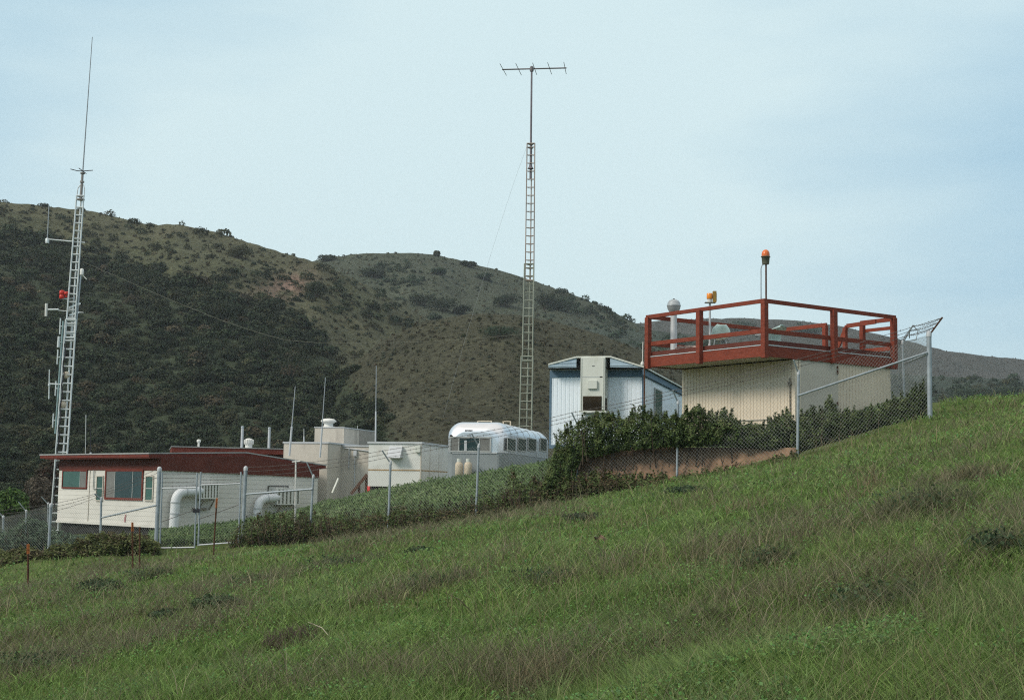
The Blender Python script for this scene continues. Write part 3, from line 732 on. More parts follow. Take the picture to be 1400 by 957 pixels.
q = P(470, 600, 70.5); U1 = Frame((q.x - 1.82 * .97, q.y + 1.82 * .25), (.97, -.25)); U1 = Frame((q.x, q.y), (.97, -.25)); a = U1.hit(430, 598)[0]
zu = U1.hit(450, 585)[1]; zu0 = min(zt1, zt2b) - .3
US = Frame((q.x, q.y), (.25, .97)); dU = US.hit(513, 598)[0]
m = MB(); m.box(U1, a, 0, -dU, 0, zu0, zu); m.build('penthouse', MT['beige'], bb)
m = MB(); m.box(U1, a - .03, .03, -dU - .03, .03, zu + .003, zu + .05); m.build('penthouse_cap', MT['lightgrey'], bb)
m = MB(); c = US.hit(491, 598)[0]; m.box(US, c, dU, .002, .02, zu0, zu); m.build('dark_side_panel', mat('darker_beige_panel', (.30, .28, .25), .9, var=.12), bb)  # rear part of the side face, in a darker beige
c = U1.pt(a * .42, -1.0, 0); pc = P(449, 585, c.y); 
t = thing('roof_vent', 'white mushroom shaped vent on top of the beige block', 'vent', (pc.x, pc.y, zu + .04))
m = MB(); m.lathe((pc.x, pc.y, zu + .045), [(.36, 0), (.34, .06), (.24, .08), (.24, .22)], 20); m.build('collar', MT['paint'], t)
m = MB(); m.lathe((pc.x, pc.y, zu + .26), [(.22, 0), (.30, .02), (.31, .07), (.40, .09), (.40, .14), (.28, .24), (.05, .27)], 20); m.build('cap', MT['paint'], t)
m = MB(); z0 = zt2b
for px, y0, y1, mt in ((478, 612, 640, 'ink'), (486, 618, 672, 'lightgrey')):
    s_, za = B2.hit(px, y0); _, zc = B2.hit(px, y1); m.tube(B2.pt(s_, .05, za), B2.pt(s_, .05, zc), .025, n=6)
s_, za = B2.hit(486, 616); m.box(B2, s_ - .07, s_ + .09, .0, .1, za - .28, za); m.tube(B2.pt(.1, .04, zt2b - .06), B2.pt(1.5, .04, zt2b - .22), .03, n=6); m.build('conduit', MT['lightgrey'], bb)
whip(395.5, 623, 403.7, 528, 64.5, 'leaning whip antenna on the left end of the beige block', .05, .018, 'fibre', .42)
whip(437.5, 625, 445, 516, 64.5, 'whip antenna in front of the mushroom vent on the beige block', .045, .016, 'fibre', .36)
whip(513.4, 604, 514.5, 500, 69, 'upright whip antenna between the beige block and the white shelter box', .04, .02, 'fibre', .4)
whip(415.5, 607, 415.5, 586, 69, 'short rod on the beige block behind the first whip antenna', .035, .02, 'alu', .5)
whip(489, 592, 488.8, 582, 74, 'tiny rod on the upper box of the beige block', .03, .02, 'alu', .5)

# ================================================================== white shelter box
q = P(576, 607, 58); C1 = Frame((q.x, q.y), (.975, -.22)); CS = Frame((q.x, q.y), (.22, .975)); a = C1.hit(503.5, 640)[0]
zc1 = q.z; zc0 = C1.hit(540, 665)[1]; lc = 4.4
cb = thing('equipment_shelter', 'white metal shelter box with a rust line round its middle', 'shelter', C1.pt(a, 0, zc0))
m = MB(); m.box(C1, a, 0, -lc, 0, zc0, zc1); m.build('body', MT['paint'], cb)
m = MB(); m.box(C1, a - .05, .05, -lc - .05, .05, zc1 + .003, zc1 + .09); m.build('roof', MT['lightgrey'], cb)
_, zr = C1.hit(540, 642.5); m = MB(); m.box(C1, a - .006, .006, -lc, .012, zr - .025, zr + .025); m.build('rust_line', MT['rustline'], cb)
s0, s1, z0, z1 = C1.rect(531, 610, 549, 626, .2); m = MB()
m.hexa([C1.pt(s0, .0, z0), C1.pt(s1, .0, z0), C1.pt(s1, .42, z0), C1.pt(s0, .42, z0), C1.pt(s0, 0, z1), C1.pt(s1, 0, z1), C1.pt(s1, .10, z1), C1.pt(s0, .10, z1)]); m.build('vent_hood', MT['lightgrey'], cb)
s0, s1, z0, z1 = C1.rect(567.5, 609, 574.5, 618, .1); m = MB(); m.box(C1, s0, s1, .0, .16, z0, z1); m.build('junction_box', MT['hvac'], cb)
m = MB()
for k in (.30, .62): m.box(CS, lc * k, lc * k + .03, .0, .014, zc0, zc1)
m.box(C1, -.03, .013, -.05, .013, zc0, zc1); m.build('panel_seam', MT['beige'], cb)
m = MB()
for k in (.12, .9):
    m.box(C1, a * k - .08, a * k + .08, -lc + .1, -.1, zc0 - .9, zc0 - .002)
m.build('skid', MT['dark'], cb)
m = MB(); m.box(C1, a, 0, -lc, -.3, zc0 - .8, zc0 - .004); m.build('underside_shade', MT['dark'], cb)  # dark block painting in the shadow below the raised box

# rusty stair rail and red extinguisher beside the shelter
Yr = 60.5
t = thing('stair_rail', 'rusty brown stair handrail with two posts left of the white shelter', 'railing', P(492, 678, Yr))
for px, y0 in ((501, 649), (491, 660)):
    m = MB(); m.beam(P(px, y0, Yr), P(px - .5, 682, Yr), .10, .10); m.build('post', MT['rust'], t)
m = MB(); m.beam(P(502, 648.5, Yr - .1), P(480, 675, Yr - .1), .09, .13); m.build('handrail', MT['rust'], t)
p = P(505.3, 680, 60); t = thing('fire_extinguisher', 'red fire extinguisher standing by the shelter and the stair rail', 'extinguisher', p)
m = MB(); m.lathe(p, [(.10, 0), (.11, .05), (.11, .48), (.05, .58)], 14); m.build('cylinder', MT['redext'], t)
m = MB(); m.lathe(p + Z * .56, [(.035, 0), (.035, .08)], 8); m.box(Frame((p.x, p.y), (1, 0)), -.10, .05, -.02, .02, p.z + .63, p.z + .67); m.build('valve', MT['ink'], t)
m = MB(); m.beam(P(454, 674, 62), P(462.5, 654, 62.5), .07, .05); o = m.build('plank', MT['hvac'], None); tag(o, 'pale plank leaning against the beige block', 'plank')

# ================================================================== silver travel trailer
q = P(691, 600, 52); A_W = 2.3
AF = Frame((q.x, q.y), (.979, -.205)); AS = Frame((q.x, q.y), (.205, .979)); a_l = AF.hit(607.5, 620)[0]
za1 = AF.hit(648, 577)[1]; zbelt = AF.hit(640, 618.5)[1]; za0 = AF.hit(640, 664)[1] - .1; LA = 9.6
at = thing('travel_trailer', 'silver streamlined travel trailer with rounded front and grey lower half', 'caravan', AF.pt(a_l / 2, -LA / 2, za0))
def shell(z_lo, z_hi, name, mt, top=True):
    """rounded body: cross-sections along the length, front and back ends curving in"""
    n = 26; st = []
    hw = -a_l / 2; cx = a_l / 2
    H = za1 - za0
    ls = [0, .02, .06, .13, .24, .40, .62, .9, 1.3, 2.5, 4.5, 6.5, 8.0, 8.7, 9.1, 9.4, LA]
    vs = []; prof = []
    for i, l in enumerate(ls):
        e = min(l, LA - l); q = min(1, e / .9); k = math.sqrt(max(0, 1 - (1 - q) ** 2.6))
        hw_l = hw - .30 * (1 - k); top_l = za1 - .42 * (1 - k) ** 1.0
        row = []
        if top:
            r = .52; pts = [(-hw_l, z_lo)]
            for j in range(13):
                aa = math.pi - math.pi / 2 * j / 12
                pts.append((-hw_l + r + r * math.cos(aa), top_l - r * .92 + r * .92 * math.sin(aa)))
            for j in range(13):
                aa = math.pi / 2 - math.pi / 2 * j / 12
                pts.append((hw_l - r + r * math.cos(aa), top_l - r * .92 + r * .92 * math.sin(aa)))
            pts.append((hw_l, z_lo))
            # crown
            pts = [(x, z + (.05 * (1 - (x / hw_l) ** 2) if z > z_lo + .3 else 0)) for x, z in pts]
        else:
            pts = [(-hw_l + .04, z_lo), (-hw_l, z_lo + .12), (-hw_l, z_hi), (hw_l, z_hi), (hw_l, z_lo + .12), (hw_l - .04, z_lo)]
        prof.append([AF.pt(cx + x, -l, z) for x, z in pts])
    m = MB(); k = len(prof[0]); flat = [v for r in prof for v in r]
    m.add(flat, [(i * k + j, i * k + j + 1, (i + 1) * k + j + 1, (i + 1) * k + j) for i in range(len(prof) - 1) for j in range(k - 1)], top)
    m.add(prof[0], [tuple(range(k))], False); m.add(prof[-1], [tuple(range(k))[::-1]], False)
    m.add([prof[0][0], prof[0][-1], prof[-1][-1], prof[-1][0]], [(0, 1, 2, 3)], False)
    o = m.build(name, mt, at); return o
body_ = shell(zbelt, za1, 'body', MT['alum']); shell(za0 + .25, zbelt - .012, 'lower_body', MT['greyp'], False)
m = MB(); hw = -a_l / 2; cx = a_l / 2; r = .52
for l in (1.0, 2.3, 3.6, 4.9, 6.2, 7.5, 8.6):
    pts = [AF.pt(cx - hw - .004, -l, zbelt)]
    for j in range(25):
        aa = math.pi - math.pi * j / 24; sgn = -1 if j < 12 else 1
        x = (-hw + r + r * math.cos(aa)) if j < 12 else (hw - r + r * math.cos(aa)); z = za1 - r * .92 + r * .92 * math.sin(aa)
        pts.append(AF.pt(cx + x * 1.003, -l, z + .05 * (1 - (x / hw) ** 2) + .003))
    pts.append(AF.pt(cx + hw + .004, -l, zbelt)); m.path(pts, .009, 4, False)
m.build('panel_seam', MT['bulb'], at)
m = MB(); m.box(AF, a_l + .3, -.3, .004, .03, zbelt - .035, zbelt + .02); m.build('belt_moulding', MT['lightgrey'], at)
fd = .012
fr_r = AF.rect(614.5, 597, 671.5, 618, fd)
w = window(AF, fr_r, at, [(0, .21, MT['curtain']), (.21, .74, MT['glass']), (.74, 1, MT['curtain'])], MT['alu'], d=fd, fw=.05, proud=.04)
for k in (.104, .87):
    pass
m = MB(); s_, z_ = AF.hit(636, 616, .07); _, zz = AF.hit(636, 602, .07); m.box(AF, s_ - .05, s_ + .05, fd + .016, fd + .03, z_, zz); m.build('pale_curtain', MT['lightgrey'], at)
side_off = .012
for x0, x1 in ((693, 704.5), (707.5, 719), (721.5, 732.5), (738, 747)):
    window(AS, AS.rect(x0, 599, x1, 617, side_off), at, [(0, 1, MT['glass'])], MT['alu'], d=side_off, fw=.035, proud=.025)
# faint dark lettering-like nameplate strokes above the front window
m = MB(); sA, zA = AF.hit(636, 590, -.05)
for i in range(6): m.box(AF, sA + i * .05, sA + i * .05 + .036, -.14, -.005, zA, zA + .065)
m.build('nameplate', MT['ink'], at)
m = MB(); s_, z_ = AF.hit(640.5, 595.5, .02); m.box(AF, s_ - .05, s_ + .07, -.03, .05, z_ - .03, z_ + .04); m.build('marker_lamp', MT['bulb'], at)
m = MB(); s_, z_ = AF.hit(616, 596, .1); m.lathe(AF.pt(s_, -.05, z_), [(.02, 0), (.05, .03), (.055, .08), (.02, .10)], 12, AF.en); m.build('spot_lamp', MT['ink'], at)
for (x0, x1) in ((653, 672), (688, 698)):
    pa = P((x0 + x1) / 2, 576, 54.5); sa = (pa - AF.pt(0, 0, 0)); s_ = sa.dot(AF.es); dd = sa.dot(AF.en); wv = (x1 - x0) / FPX * 54.5 / 2
    m = MB(); zz = za1 + .04; 
    for q in (-wv, wv): m.box(AF, s_ + q - .02, s_ + q + .02, dd - .03, dd + .03, zz - .06, zz + .13)
    m.box(AF, s_ - wv, s_ + wv, dd - .03, dd + .03, zz + .10, zz + .13); m.build('roof_rack', MT['tan'], at)
m = MB(); m.box(AF, a_l + .4, -.4, -LA + 1, -.6, za0 - .9, za0 + .24); m.build('chassis', MT['dark'], at)
m = MB()
for x0 in (-1.0, 1.0): m.box(AF, a_l / 2 - .05 + x0 * .45, a_l / 2 + .05 + x0 * .45, -.4, .7, za0 + .12, za0 + .22)
m.build('hitch', MT['ink'], at)
for px, lab in ((627.5, 'rust stained propane bottle in front of the silver trailer, nearer the shelter box'), (640.0, 'pale propane bottle in front of the silver trailer, nearer the fence post')):
    zq = AF.hit(px, 651, .35)[1]; s_ = AF.hit(px, 640, .35)[0]; c = AF.pt(s_, .35, zq)
    t = thing('propane_bottle', lab, 'gas bottle', c, 'propane bottles on the trailer hitch')
    m = MB(); m.lathe(c, [(.11, 0), (.145, .05), (.145, .42), (.12, .50), (.05, .55)], 16); m.build('tank', MT['tan'], t)
    m = MB(); m.lathe(c + Z * .53, [(.085, 0), (.085, .13)], 12); m.build('collar', MT['hvac'], t)

# ================================================================== white and blue office trailer
q = P(880, 560, 44); T1 = Frame((q.x, q.y), (.966, -.258)); TS = Frame((q.x, q.y), (.258, .966)); tl = T1.hit(752, 560)[0]
zt1_ = T1.hit(815, 503)[1]; zt0 = T1.hit(752, 608)[1]; LT = 13.0
tt = thing('office_trailer', 'white ribbed office trailer with blue trim and a tall cabinet on its end', 'trailer', T1.pt(tl / 2, -LT / 2, zt0 - .5))
corrugated(T1, tl, 0, zt0, zt1_ - .02, .135, .008, 0, flat=.7).build('front_wall', MT['white'], tt)
corrugated(TS, 0, LT, zt0, zt1_ - .02, .135, .008, 0, flat=.7).build('side_wall', MT['white'], tt)
m = MB(); m.box(T1, tl, -.05, -LT, -.05, zt0, zt1_ - .03); m.build('core', MT['white'], tt)
m = MB(); m.box(T1, tl - .02, tl + .04, .0, .02, zt0, zt1_ - .3); m.box(T1, -.06, .02, .0, .02, zt0, zt1_ - .3); m.box(TS, -.02, .10, .002, .02, zt0, zt1_ - .3); m.build('corner_trim', MT['blue'], tt)
m = MB(); m.box(T1, tl - .02, .02, .002, .025, zt1_ - .3, zt1_ - .08); m.box(TS, .0, LT, .002, .025, zt1_ - .3, zt1_ - .02); m.build('blue_band', MT['blue'], tt)
m = MB(); m.box(T1, tl - .02, .02, .002, .03, zt0 - .12, zt0 + .0); m.box(TS, 0, LT, .002, .03, zt0 - .12, zt0); m.build('bottom_rail', MT['blue'], tt)
# roof with low gable and a projecting front panel split by the cabinet
gd = .42
pk0 = T1.hit(788, 488.5, gd); pk1 = T1.hit(835, 488.5, gd); el = T1.hit(750, 498.5, gd); er = T1.hit(881, 503, gd); zlo = T1.hit(790, 502.5, gd)[1]
nl0 = T1.hit(788, 500, gd)[0]; nl1 = T1.hit(834, 500, gd)[0]
ze_l, ze_r = el[1], er[1]; zp = pk0[1]
for pts in ([(el[0], zlo), (nl0, zlo), (nl0, zp - .02), (el[0], ze_l - .02)], [(nl1, zlo), (er[0], zlo), (er[0], ze_r - .0), (nl1, zp - .02)]):
    m = MB(); m.prism([T1.pt(a, gd - .03, b) for a, b in pts], T1.en * .03)
    a0, a1 = sorted((pts[0][0], pts[1][0]))
    for k in range(3):
        zz = zlo + .04 + k * .10
        zmax = (ze_l + (zp - ze_l) * .5) if a0 < -2 else (ze_r + (zp - ze_r) * .5)
        if zz < zmax - .05:
            f = max(0, (zz + .05 - (ze_l if a0 < -2 else ze_r)) / (zp - (ze_l if a0 < -2 else ze_r)))
            if a0 < -2: m.box(T1, a0 + (a1 - a0) * f, a1, gd + .001, gd + .02, zz, zz + .05)
            else: m.box(T1, a0, a1 - (a1 - a0) * f, gd + .001, gd + .02, zz, zz + .05)
    m.build('gable_panel', MT['palebl'], tt)
m = MB(); prof = [(el[0], ze_l), (pk0[0], zp), (pk1[0], zp), (er[0] + .06, ze_r), (er[0] + .06, ze_r - .05), (pk1[0], zp - .05), (pk0[0], zp - .05), (el[0], ze_l - .05)]
prof = [(a, b + .03) for a, b in prof]
m.prism([T1.pt(a, gd + .04, b) for a, b in prof], -T1.en * (LT + gd)); m.build('roof', MT['hvac'], tt)
m = MB(); m.box(TS, -gd, LT, .03, .07, ze_r - .22, ze_r - .03); m.build('fascia', MT['blue'], tt)
m = MB(); m.box(T1, tl, 0, -.02, gd - .04, zlo - .03, zlo - .005); m.build('soffit', MT['dark'], tt)  # coloured near-black to paint the shadow gap under the projecting gable panel
# cabinet
s0, s1, z0, z1 = T1.rect(794, 490, 827, 564, gd + .12); cd0, cd1 = .02, gd + .14
m = MB(); m.box(T1, s0, s1, cd0, cd1, z0 + .06, zp - .03); cab = m.build('end_cabinet', MT['hvac'], tt)
lz0 = T1.hit(810, 562, cd1)[1]; lz1 = T1.hit(810, 541.5, cd1)[1]; sa = T1.hit(797, 550, cd1)[0]; sb = T1.hit(822.5, 550, cd1)[0]
m = MB(); n = 14
m.box(T1, sa, sb, cd1 + .001, cd1 + .006, lz0, lz1)
for k in range(n):
    zz = lz0 + (lz1 - lz0) * k / n; m.hexa([T1.pt(sa, cd1 + .006, zz), T1.pt(sb, cd1 + .006, zz), T1.pt(sb, cd1 + .03, zz), T1.pt(sa, cd1 + .03, zz), T1.pt(sa, cd1 + .006, zz + .012), T1.pt(sb, cd1 + .006, zz + .012), T1.pt(sb, cd1 + .028, zz + .006), T1.pt(sa, cd1 + .028, zz + .006)])
m.build('louvre', MT['louvre'], cab)
m = MB(); CSd = Frame(T1.pt(s1, cd1, 0), (.258, .966)); m.box(CSd, .1, .36, .001, .01, lz0, lz1 - .05); m.build('side_louvre', MT['louvre'], cab)
m = MB(); m.box(T1, s0 - .03, s1 + .05, cd0, cd1 + .04, z0, z0 + .058); m.box(T1, sb + .03, sb + .06, cd1 + .001, cd1 + .02, z0 + .06, zp - .04); m.box(T1, s0 - .001, s0 + .03, cd1 + .001, cd1 + .02, z0 + .06, zp - .04); m.build('edge_trim', MT['hvac'], cab)
m = MB(); a0, a1, b0, b1 = T1.rect(804, 520.5, 816.5, 531.5, cd1); m.box(T1, a0, a1, cd1 + .001, cd1 + .07, b0, b1); m.build('intake_cover', MT['hvac'], cab)
m = MB(); a0, z_ = T1.hit(820, 515.3, cd1); m.box(T1, a0, a0 + .09, cd1 + .001, cd1 + .012, z_ - .01, z_ + .015); a0, z_ = T1.hit(809.5, 500.5, cd1); m.box(T1, a0, a0 + .08, cd1 + .001, cd1 + .008, z_ - .008, z_ + .008); m.build('latch', MT['ink'], cab)
_, zs = T1.hit(810, 515.5, cd1); m = MB(); m.box(T1, s0 + .035, sb + .02, cd1 + .001, cd1 + .004, zs - .006, zs + .006); m.build('door_seam', MT['bulb'], cab)
# side window
window(TS, TS.rect(894.5, 532, 904.5, 580, .02), tt, [(0, 1, MT['glassg'])], MT['alu'], d=.02, fw=.05, proud=.03)
m = MB(); m.box(T1, tl + .2, -.2, -LT + .2, -.25, zt0 - 1.3, zt0 - .12); m.build('crawl_space', MT['dark'], tt)
# ================================================================== shed with roof deck
q = P(1045, 487, 37); Cc = Vector((q.x, q.y, 0)); DRd = (.817, .577); DLd = (.577, -.817)
DR = Frame(Cc, DRd); lenR = DR.hit(1221, 470)[0]
tmp = Frame(Cc, DLd); lenL = -tmp.hit(887, 480)[0]
DL = Frame(Cc - Vector((*DLd, 0)) * lenL, DLd)
zd0 = q.z; zd1 = P(1045, 470.5, 37).z; zrt = P(1045, 411.5, 37).z; zmid = P(1045, 452, 37).z
zw0 = 1.35
sd = thing('deck_shed', 'cream ribbed shed carrying a red railed roof deck, highest of the buildings', 'shed', DR.pt(lenR / 2, -lenL / 2, zw0))
ov = DR.hit(1087, 540, -.06)[0]                       # deck overhang on the left side
WLf = Frame(DL.pt(0, -ov, 0), DLd)                    # left (lit) wall plane
WRf = Frame(DR.pt(ov, -.06, 0), DRd); wr = lenR - ov - .06; wl = lenL - .06
corrugated(WLf, .1, wl, zw0, zd0 - .0, .13, .014, 0, flat=.78).build('front_wall', MT['cream'], sd)
corrugated(WRf, 0, wr, zw0, zd0 - .0, .13, .014, 0, flat=.78).build('side_wall', MT['cream'], sd)
m = MB(); m.hexa([WRf.pt(.04, -.04, zw0), WRf.pt(wr, -.04, zw0), WRf.pt(wr, -wl + .1, zw0), WRf.pt(.04, -wl + .1, zw0), WRf.pt(.04, -.04, zd0 - .01), WRf.pt(wr, -.04, zd0 - .01), WRf.pt(wr, -wl + .1, zd0 - .01), WRf.pt(.04, -wl + .1, zd0 - .01)])
m.build('core', MT['cream'], sd)
m = MB(); m.box(WLf, wl - .09, wl + .022, .001, .022, zw0, zd0 - .003); m.box(WRf, .0, .10, .001, .022, zw0, zd0 - .003); m.build('corner_trim', MT['cream'], sd)
m = MB(); m.tube(WLf.pt(wl - .16, .03, zw0), WLf.pt(wl - .16, .03, zd0 - .5), .018, n=6); s_, z_ = WLf.hit(1086, 524); m.box(WLf, wl - .2, wl - .10, .03, .07, z_ - .05, z_ + .05); m.build('conduit', MT['wood'], sd)
_, zt_ = WLf.hit(1040, 573); m = MB(); m.box(WLf, .02, wl - .12, .001, .035, zt_ - .025, zt_); m.box(WLf, .02, wl - .12, .001, .035, zt_ - .16, zt_ - .13); m.build('base_trim', MT['beige'], sd)
# big flush door
s0, s1, z0, z1 = WRf.rect(1094.5, 493.5, 1146, 590, .02)
m = MB(); m.box(WRf, s0, s1, .002, .020, zw0, z1); dr = m.build('door', mat('door_panel', (.50, .46, .39), .8, var=.06, scale=1.2), sd)
m = MB(); m.box(WRf, s0 - .07, s1 + .05, .001, .045, z1, z1 + .06); m.box(WRf, s0 - .07, s0, .001, .03, zw0, z1); m.box(WRf, s1, s1 + .05, .001, .03, zw0, z1); m.build('door_frame', MT['cream'], dr)
m = MB()
for py in (503, 509, 552):
    s_, z_ = WRf.hit(1144.8, py, .03); m.box(WRf, s_ - .02, s_ + .03, .03, .05, z_ - .05, z_ + .05)
m.build('hinge', MT['rust'], dr)
# deck structure
m = MB(); m.hexa([DR.pt(.04, -.04, zd1 - .06), DR.pt(lenR - .04, -.04, zd1 - .06), DR.pt(lenR - .04, -lenL + .04, zd1 - .06), DR.pt(.04, -lenL + .04, zd1 - .06), DR.pt(.04, -.04, zd1 - .015), DR.pt(lenR - .04, -.04, zd1 - .015), DR.pt(lenR - .04, -lenL + .04, zd1 - .015), DR.pt(.04, -lenL + .04, zd1 - .015)])
m.build('deck_floor', MT['deckwood'], sd)
m = MB()
for k in (.28, .55, .82): m.box(DL, .05, lenL - .05, -ov * k - .025, -ov * k + .02, zd0 + .04, zd1 - .062)
for k in range(5): 
    c = .12 + (lenL - .3) * k / 4; m.box(DL, c, c + .045, -ov + .03, -.05, zd0 + .06, zd1 - .064)
m.build('joist', MT['beige'], sd)
m = MB(); m.box(DL, .05, lenL - .05, -ov, -.05, zd0 + .03, zd0 + .037); m.build('soffit_board', MT['beige'], sd)
BL = Frame(DR.pt(lenR, -lenL, 0), (-DRd[0], -DRd[1]))        # far long side, seen from behind
BR = Frame(DR.pt(lenR, 0, 0), (-DLd[0], -DLd[1]))
for fr, ln, nm in ((DL, lenL, 'fascia'), (DR, lenR, 'fascia'), (BL, lenR, 'fascia'), (BR, lenL, 'fascia')):
    m = MB(); m.box(fr, .002, ln - .002, -.04, .0, zd0, zd1 - .03); m.build(nm, MT['redwood'], sd)
for fr, ln in ((DL, lenL), (DR, lenR)):
    m = MB(); m.box(fr, .0, ln, -.05, .012, zd1 - .028, zd1 - .006); m.build('flashing', MT['lightgrey'], sd)
    m = MB(); m.box(fr, .03, ln - .03, -.10, -.055, zd1 + .02, zd1 + .13); m.build('kick_board', MT['maroon'], sd)
pw = .075
def rail_post(p, z0, z1, w=.15, nm='railing_post'):
    fr = Frame((p.x, p.y), DRd); m = MB(); m.box(fr, -w / 2, w / 2, -w / 2, w / 2, z0, z1); return m.build(nm, MT['redwood'], sd, bevel=.006)
def rail(fr, a, b, d, z, h=.12, t=.045, nm='rail'):
    m = MB(); m.box(fr, a, b, d - t / 2, d + t / 2, z - h / 2, z + h / 2); return m.build(nm, MT['redwood'], sd, bevel=.004)
sm = DL.hit(958.5, 460)[0]; sm2 = DR.hit(1138, 460)[0]
for p in (DL.pt(.0, .03, 0), DL.pt(sm, .06, 0), DR.pt(-.02, .03, 0)): rail_post(p, zd0 - .05, zrt - .02)
for p in (DR.pt(sm2, .06, 0), DR.pt(lenR, .03, 0)): rail_post(p, zd0 - .02, zrt - .02)
rail(DL, -.08, lenL + .06, .03, zrt, .11, .06); rail(DR, -.06, lenR + .08, .03, zrt, .11, .06)
rail(DL, .05, lenL - .05, -.03, zmid); rail(DR, .05, lenR - .05, -.03, zmid)
# far sides: long back rail, right return with the stair gap
rail(BL, .0, lenR, -.02, zrt - .0, .12, .05); rail(BL, .1, lenR - .1, -.02, zmid)
g0 = BR.hit(1177, 437)[0]; gq = BR.hit(1131, 446)[0]
rail(BR, .05, g0, -.02, zrt - .06, .12, .05); rail(BR, .05, g0, .04, zrt - .30, .10, .045); rail(BR, .05, g0, -.02, zd1 + .26, .12, .045)
rail(BR, gq, lenL - .02, -.02, zrt, .12, .05); rail(BR, gq, lenL - .02, -.02, zmid)
rail_post(BR.pt(g0 - .08, -.03, 0), zd0, zrt - .1, .13); rail_post(BR.pt(gq + .06, -.03, 0), zd0, zrt - .02, .13); rail_post(BL.pt(.05, -.02, 0), zd0, zrt - .02, .13)
# stair rail going down behind
m = MB(); a = BR.pt(.1, -.62, zrt - .17); b = BR.pt(g0 + .0, -.62, zrt - .20); c = BR.pt(g0 + .55, -.62, zd1 + .02)
m.beam(a, b, .05, .12); m.beam(b, c, .05, .12); m.build('stair_handrail', MT['redwood'], sd)
rail_post(BR.pt(g0 + .0, -.70, 0), zd1, zrt - .26, .11, 'stair_post')

zf = zd1 - .012
def on_deck(px, inset):
    """deck point on the left edge's screen column px, inset metres inside that edge"""
    s_ = DL.hit(px, 470, -inset)[0]; return DL.pt(s_, -inset, zf)
# mushroom headed vent pipe
c = on_deck(921, .75); zc = P(921, 418.5, c.y).z; k = c.y / FPX
t = thing('mushroom_vent', 'grey column with a round bulb head standing on the deck at its left end', 'vent', c)
m = MB(); m.lathe(c, [(9 * k, 0), (8.5 * k, .06), (5.5 * k, .14), (4.6 * k, .2), (4.3 * k, zc - zf - .16)], 20); m.build('column', MT['lightgrey'], t)
m = MB(); m.lathe((c.x, c.y, zc), [(4.6 * k, -.21), (6.2 * k, -.18), (8.6 * k, -.09), (9.4 * k, -.01), (9.7 * k, .0), (9.7 * k, .025), (9.3 * k, .03), (8.6 * k, .10), (6.5 * k, .16), (3 * k, .195), (.4 * k, .20)], 24); m.build('bulb', MT['bulb'], t)
m = MB(); m.tube((c.x, c.y, zc + .19), (c.x, c.y, zc + .22), .03, n=8); m.build('cap_bolt', MT['ink'], t)
# amber lamp on a post
c = on_deck(970.5, .55); zt_ = P(970.5, 414.5, c.y).z; k = c.y / FPX; fr = Frame((c.x, c.y), (1, 0))
t = thing('warning_lamp', 'square amber lamp with a tall back plate on a grey post above the deck', 'lamp', c)
m = MB(); m.tube(c, (c.x, c.y, zt_), 1.5 * k, n=10); m.build('post', MT['lightgrey'], t)
m = MB(); m.box(fr, -7 * k, 7.5 * k, -.08, .08, zt_, zt_ + .02); m.build('plate', MT['olive'], t)
m = MB(); m.lathe((c.x - .5 * k, c.y, zt_ + .02), [(3.2 * k, 0), (3.2 * k, 4.5 * k)], 16); m.build('white_base', MT['paint'], t)
m = MB(); m.lathe((c.x - .5 * k, c.y, zt_ + .02 + 4.6 * k), [(3.6 * k, 0), (4.0 * k, .02), (4.0 * k, 7 * k), (3.4 * k, 8 * k)], 16); m.build('lens', MT['amber'], t)
m = MB(); m.box(fr, 4.2 * k, 8.6 * k, -.10, .07, zt_ + .02, zt_ + 16.5 * k); m.build('back_plate', mat('ochre_plate', (.28, .17, .035), .6), t)
m = MB(); m.box(fr, 8.7 * k, 9.2 * k, -.05, .03, zt_ + .06, zt_ + 14 * k); m.build('plate_edge', MT['olive'], t)
# amber beacon on a pole
s_ = DR.hit(1047.5, 440, -.25)[0]; c = DR.pt(s_, -.25, zf); k = c.y / FPX; zt_ = P(1046.5, 361.5, c.y).z
t = thing('beacon', 'orange domed beacon in an olive cup on a tall thin pole by the deck corner', 'beacon lamp', c)
m = MB(); m.tube(c, (c.x, c.y, zt_), 1.2 * k, n=8); m.build('pole', MT['rust'], t)
m = MB(); xx = -7 * k; m.path([(c.x + xx, c.y, zf), (c.x + xx, c.y, zt_ - .12), (c.x + xx * .8, c.y, zt_ - .03), (c.x + xx * .3, c.y, zt_ + .02)], .75 * k, 6); m.build('cable_pipe', MT['galv'], t)
m = MB(); m.lathe((c.x - .5 * k, c.y, zt_), [(4.6 * k, 0), (4.9 * k, .02), (5.7 * k, 10 * k), (6.6 * k, 10.2 * k), (6.6 * k, 11 * k), (5 * k, 11.2 * k)], 20); m.build('cup', MT['olive'], t)
m = MB(); m.lathe((c.x - .5 * k, c.y, zt_ + 11.1 * k), [(5.6 * k, 0), (5.7 * k, 2.5 * k), (5.2 * k, 5.5 * k), (3.6 * k, 8.2 * k), (1.6 * k, 9.3 * k), (.2 * k, 9.5 * k)], 20); m.build('dome', MT['amberd'], t)
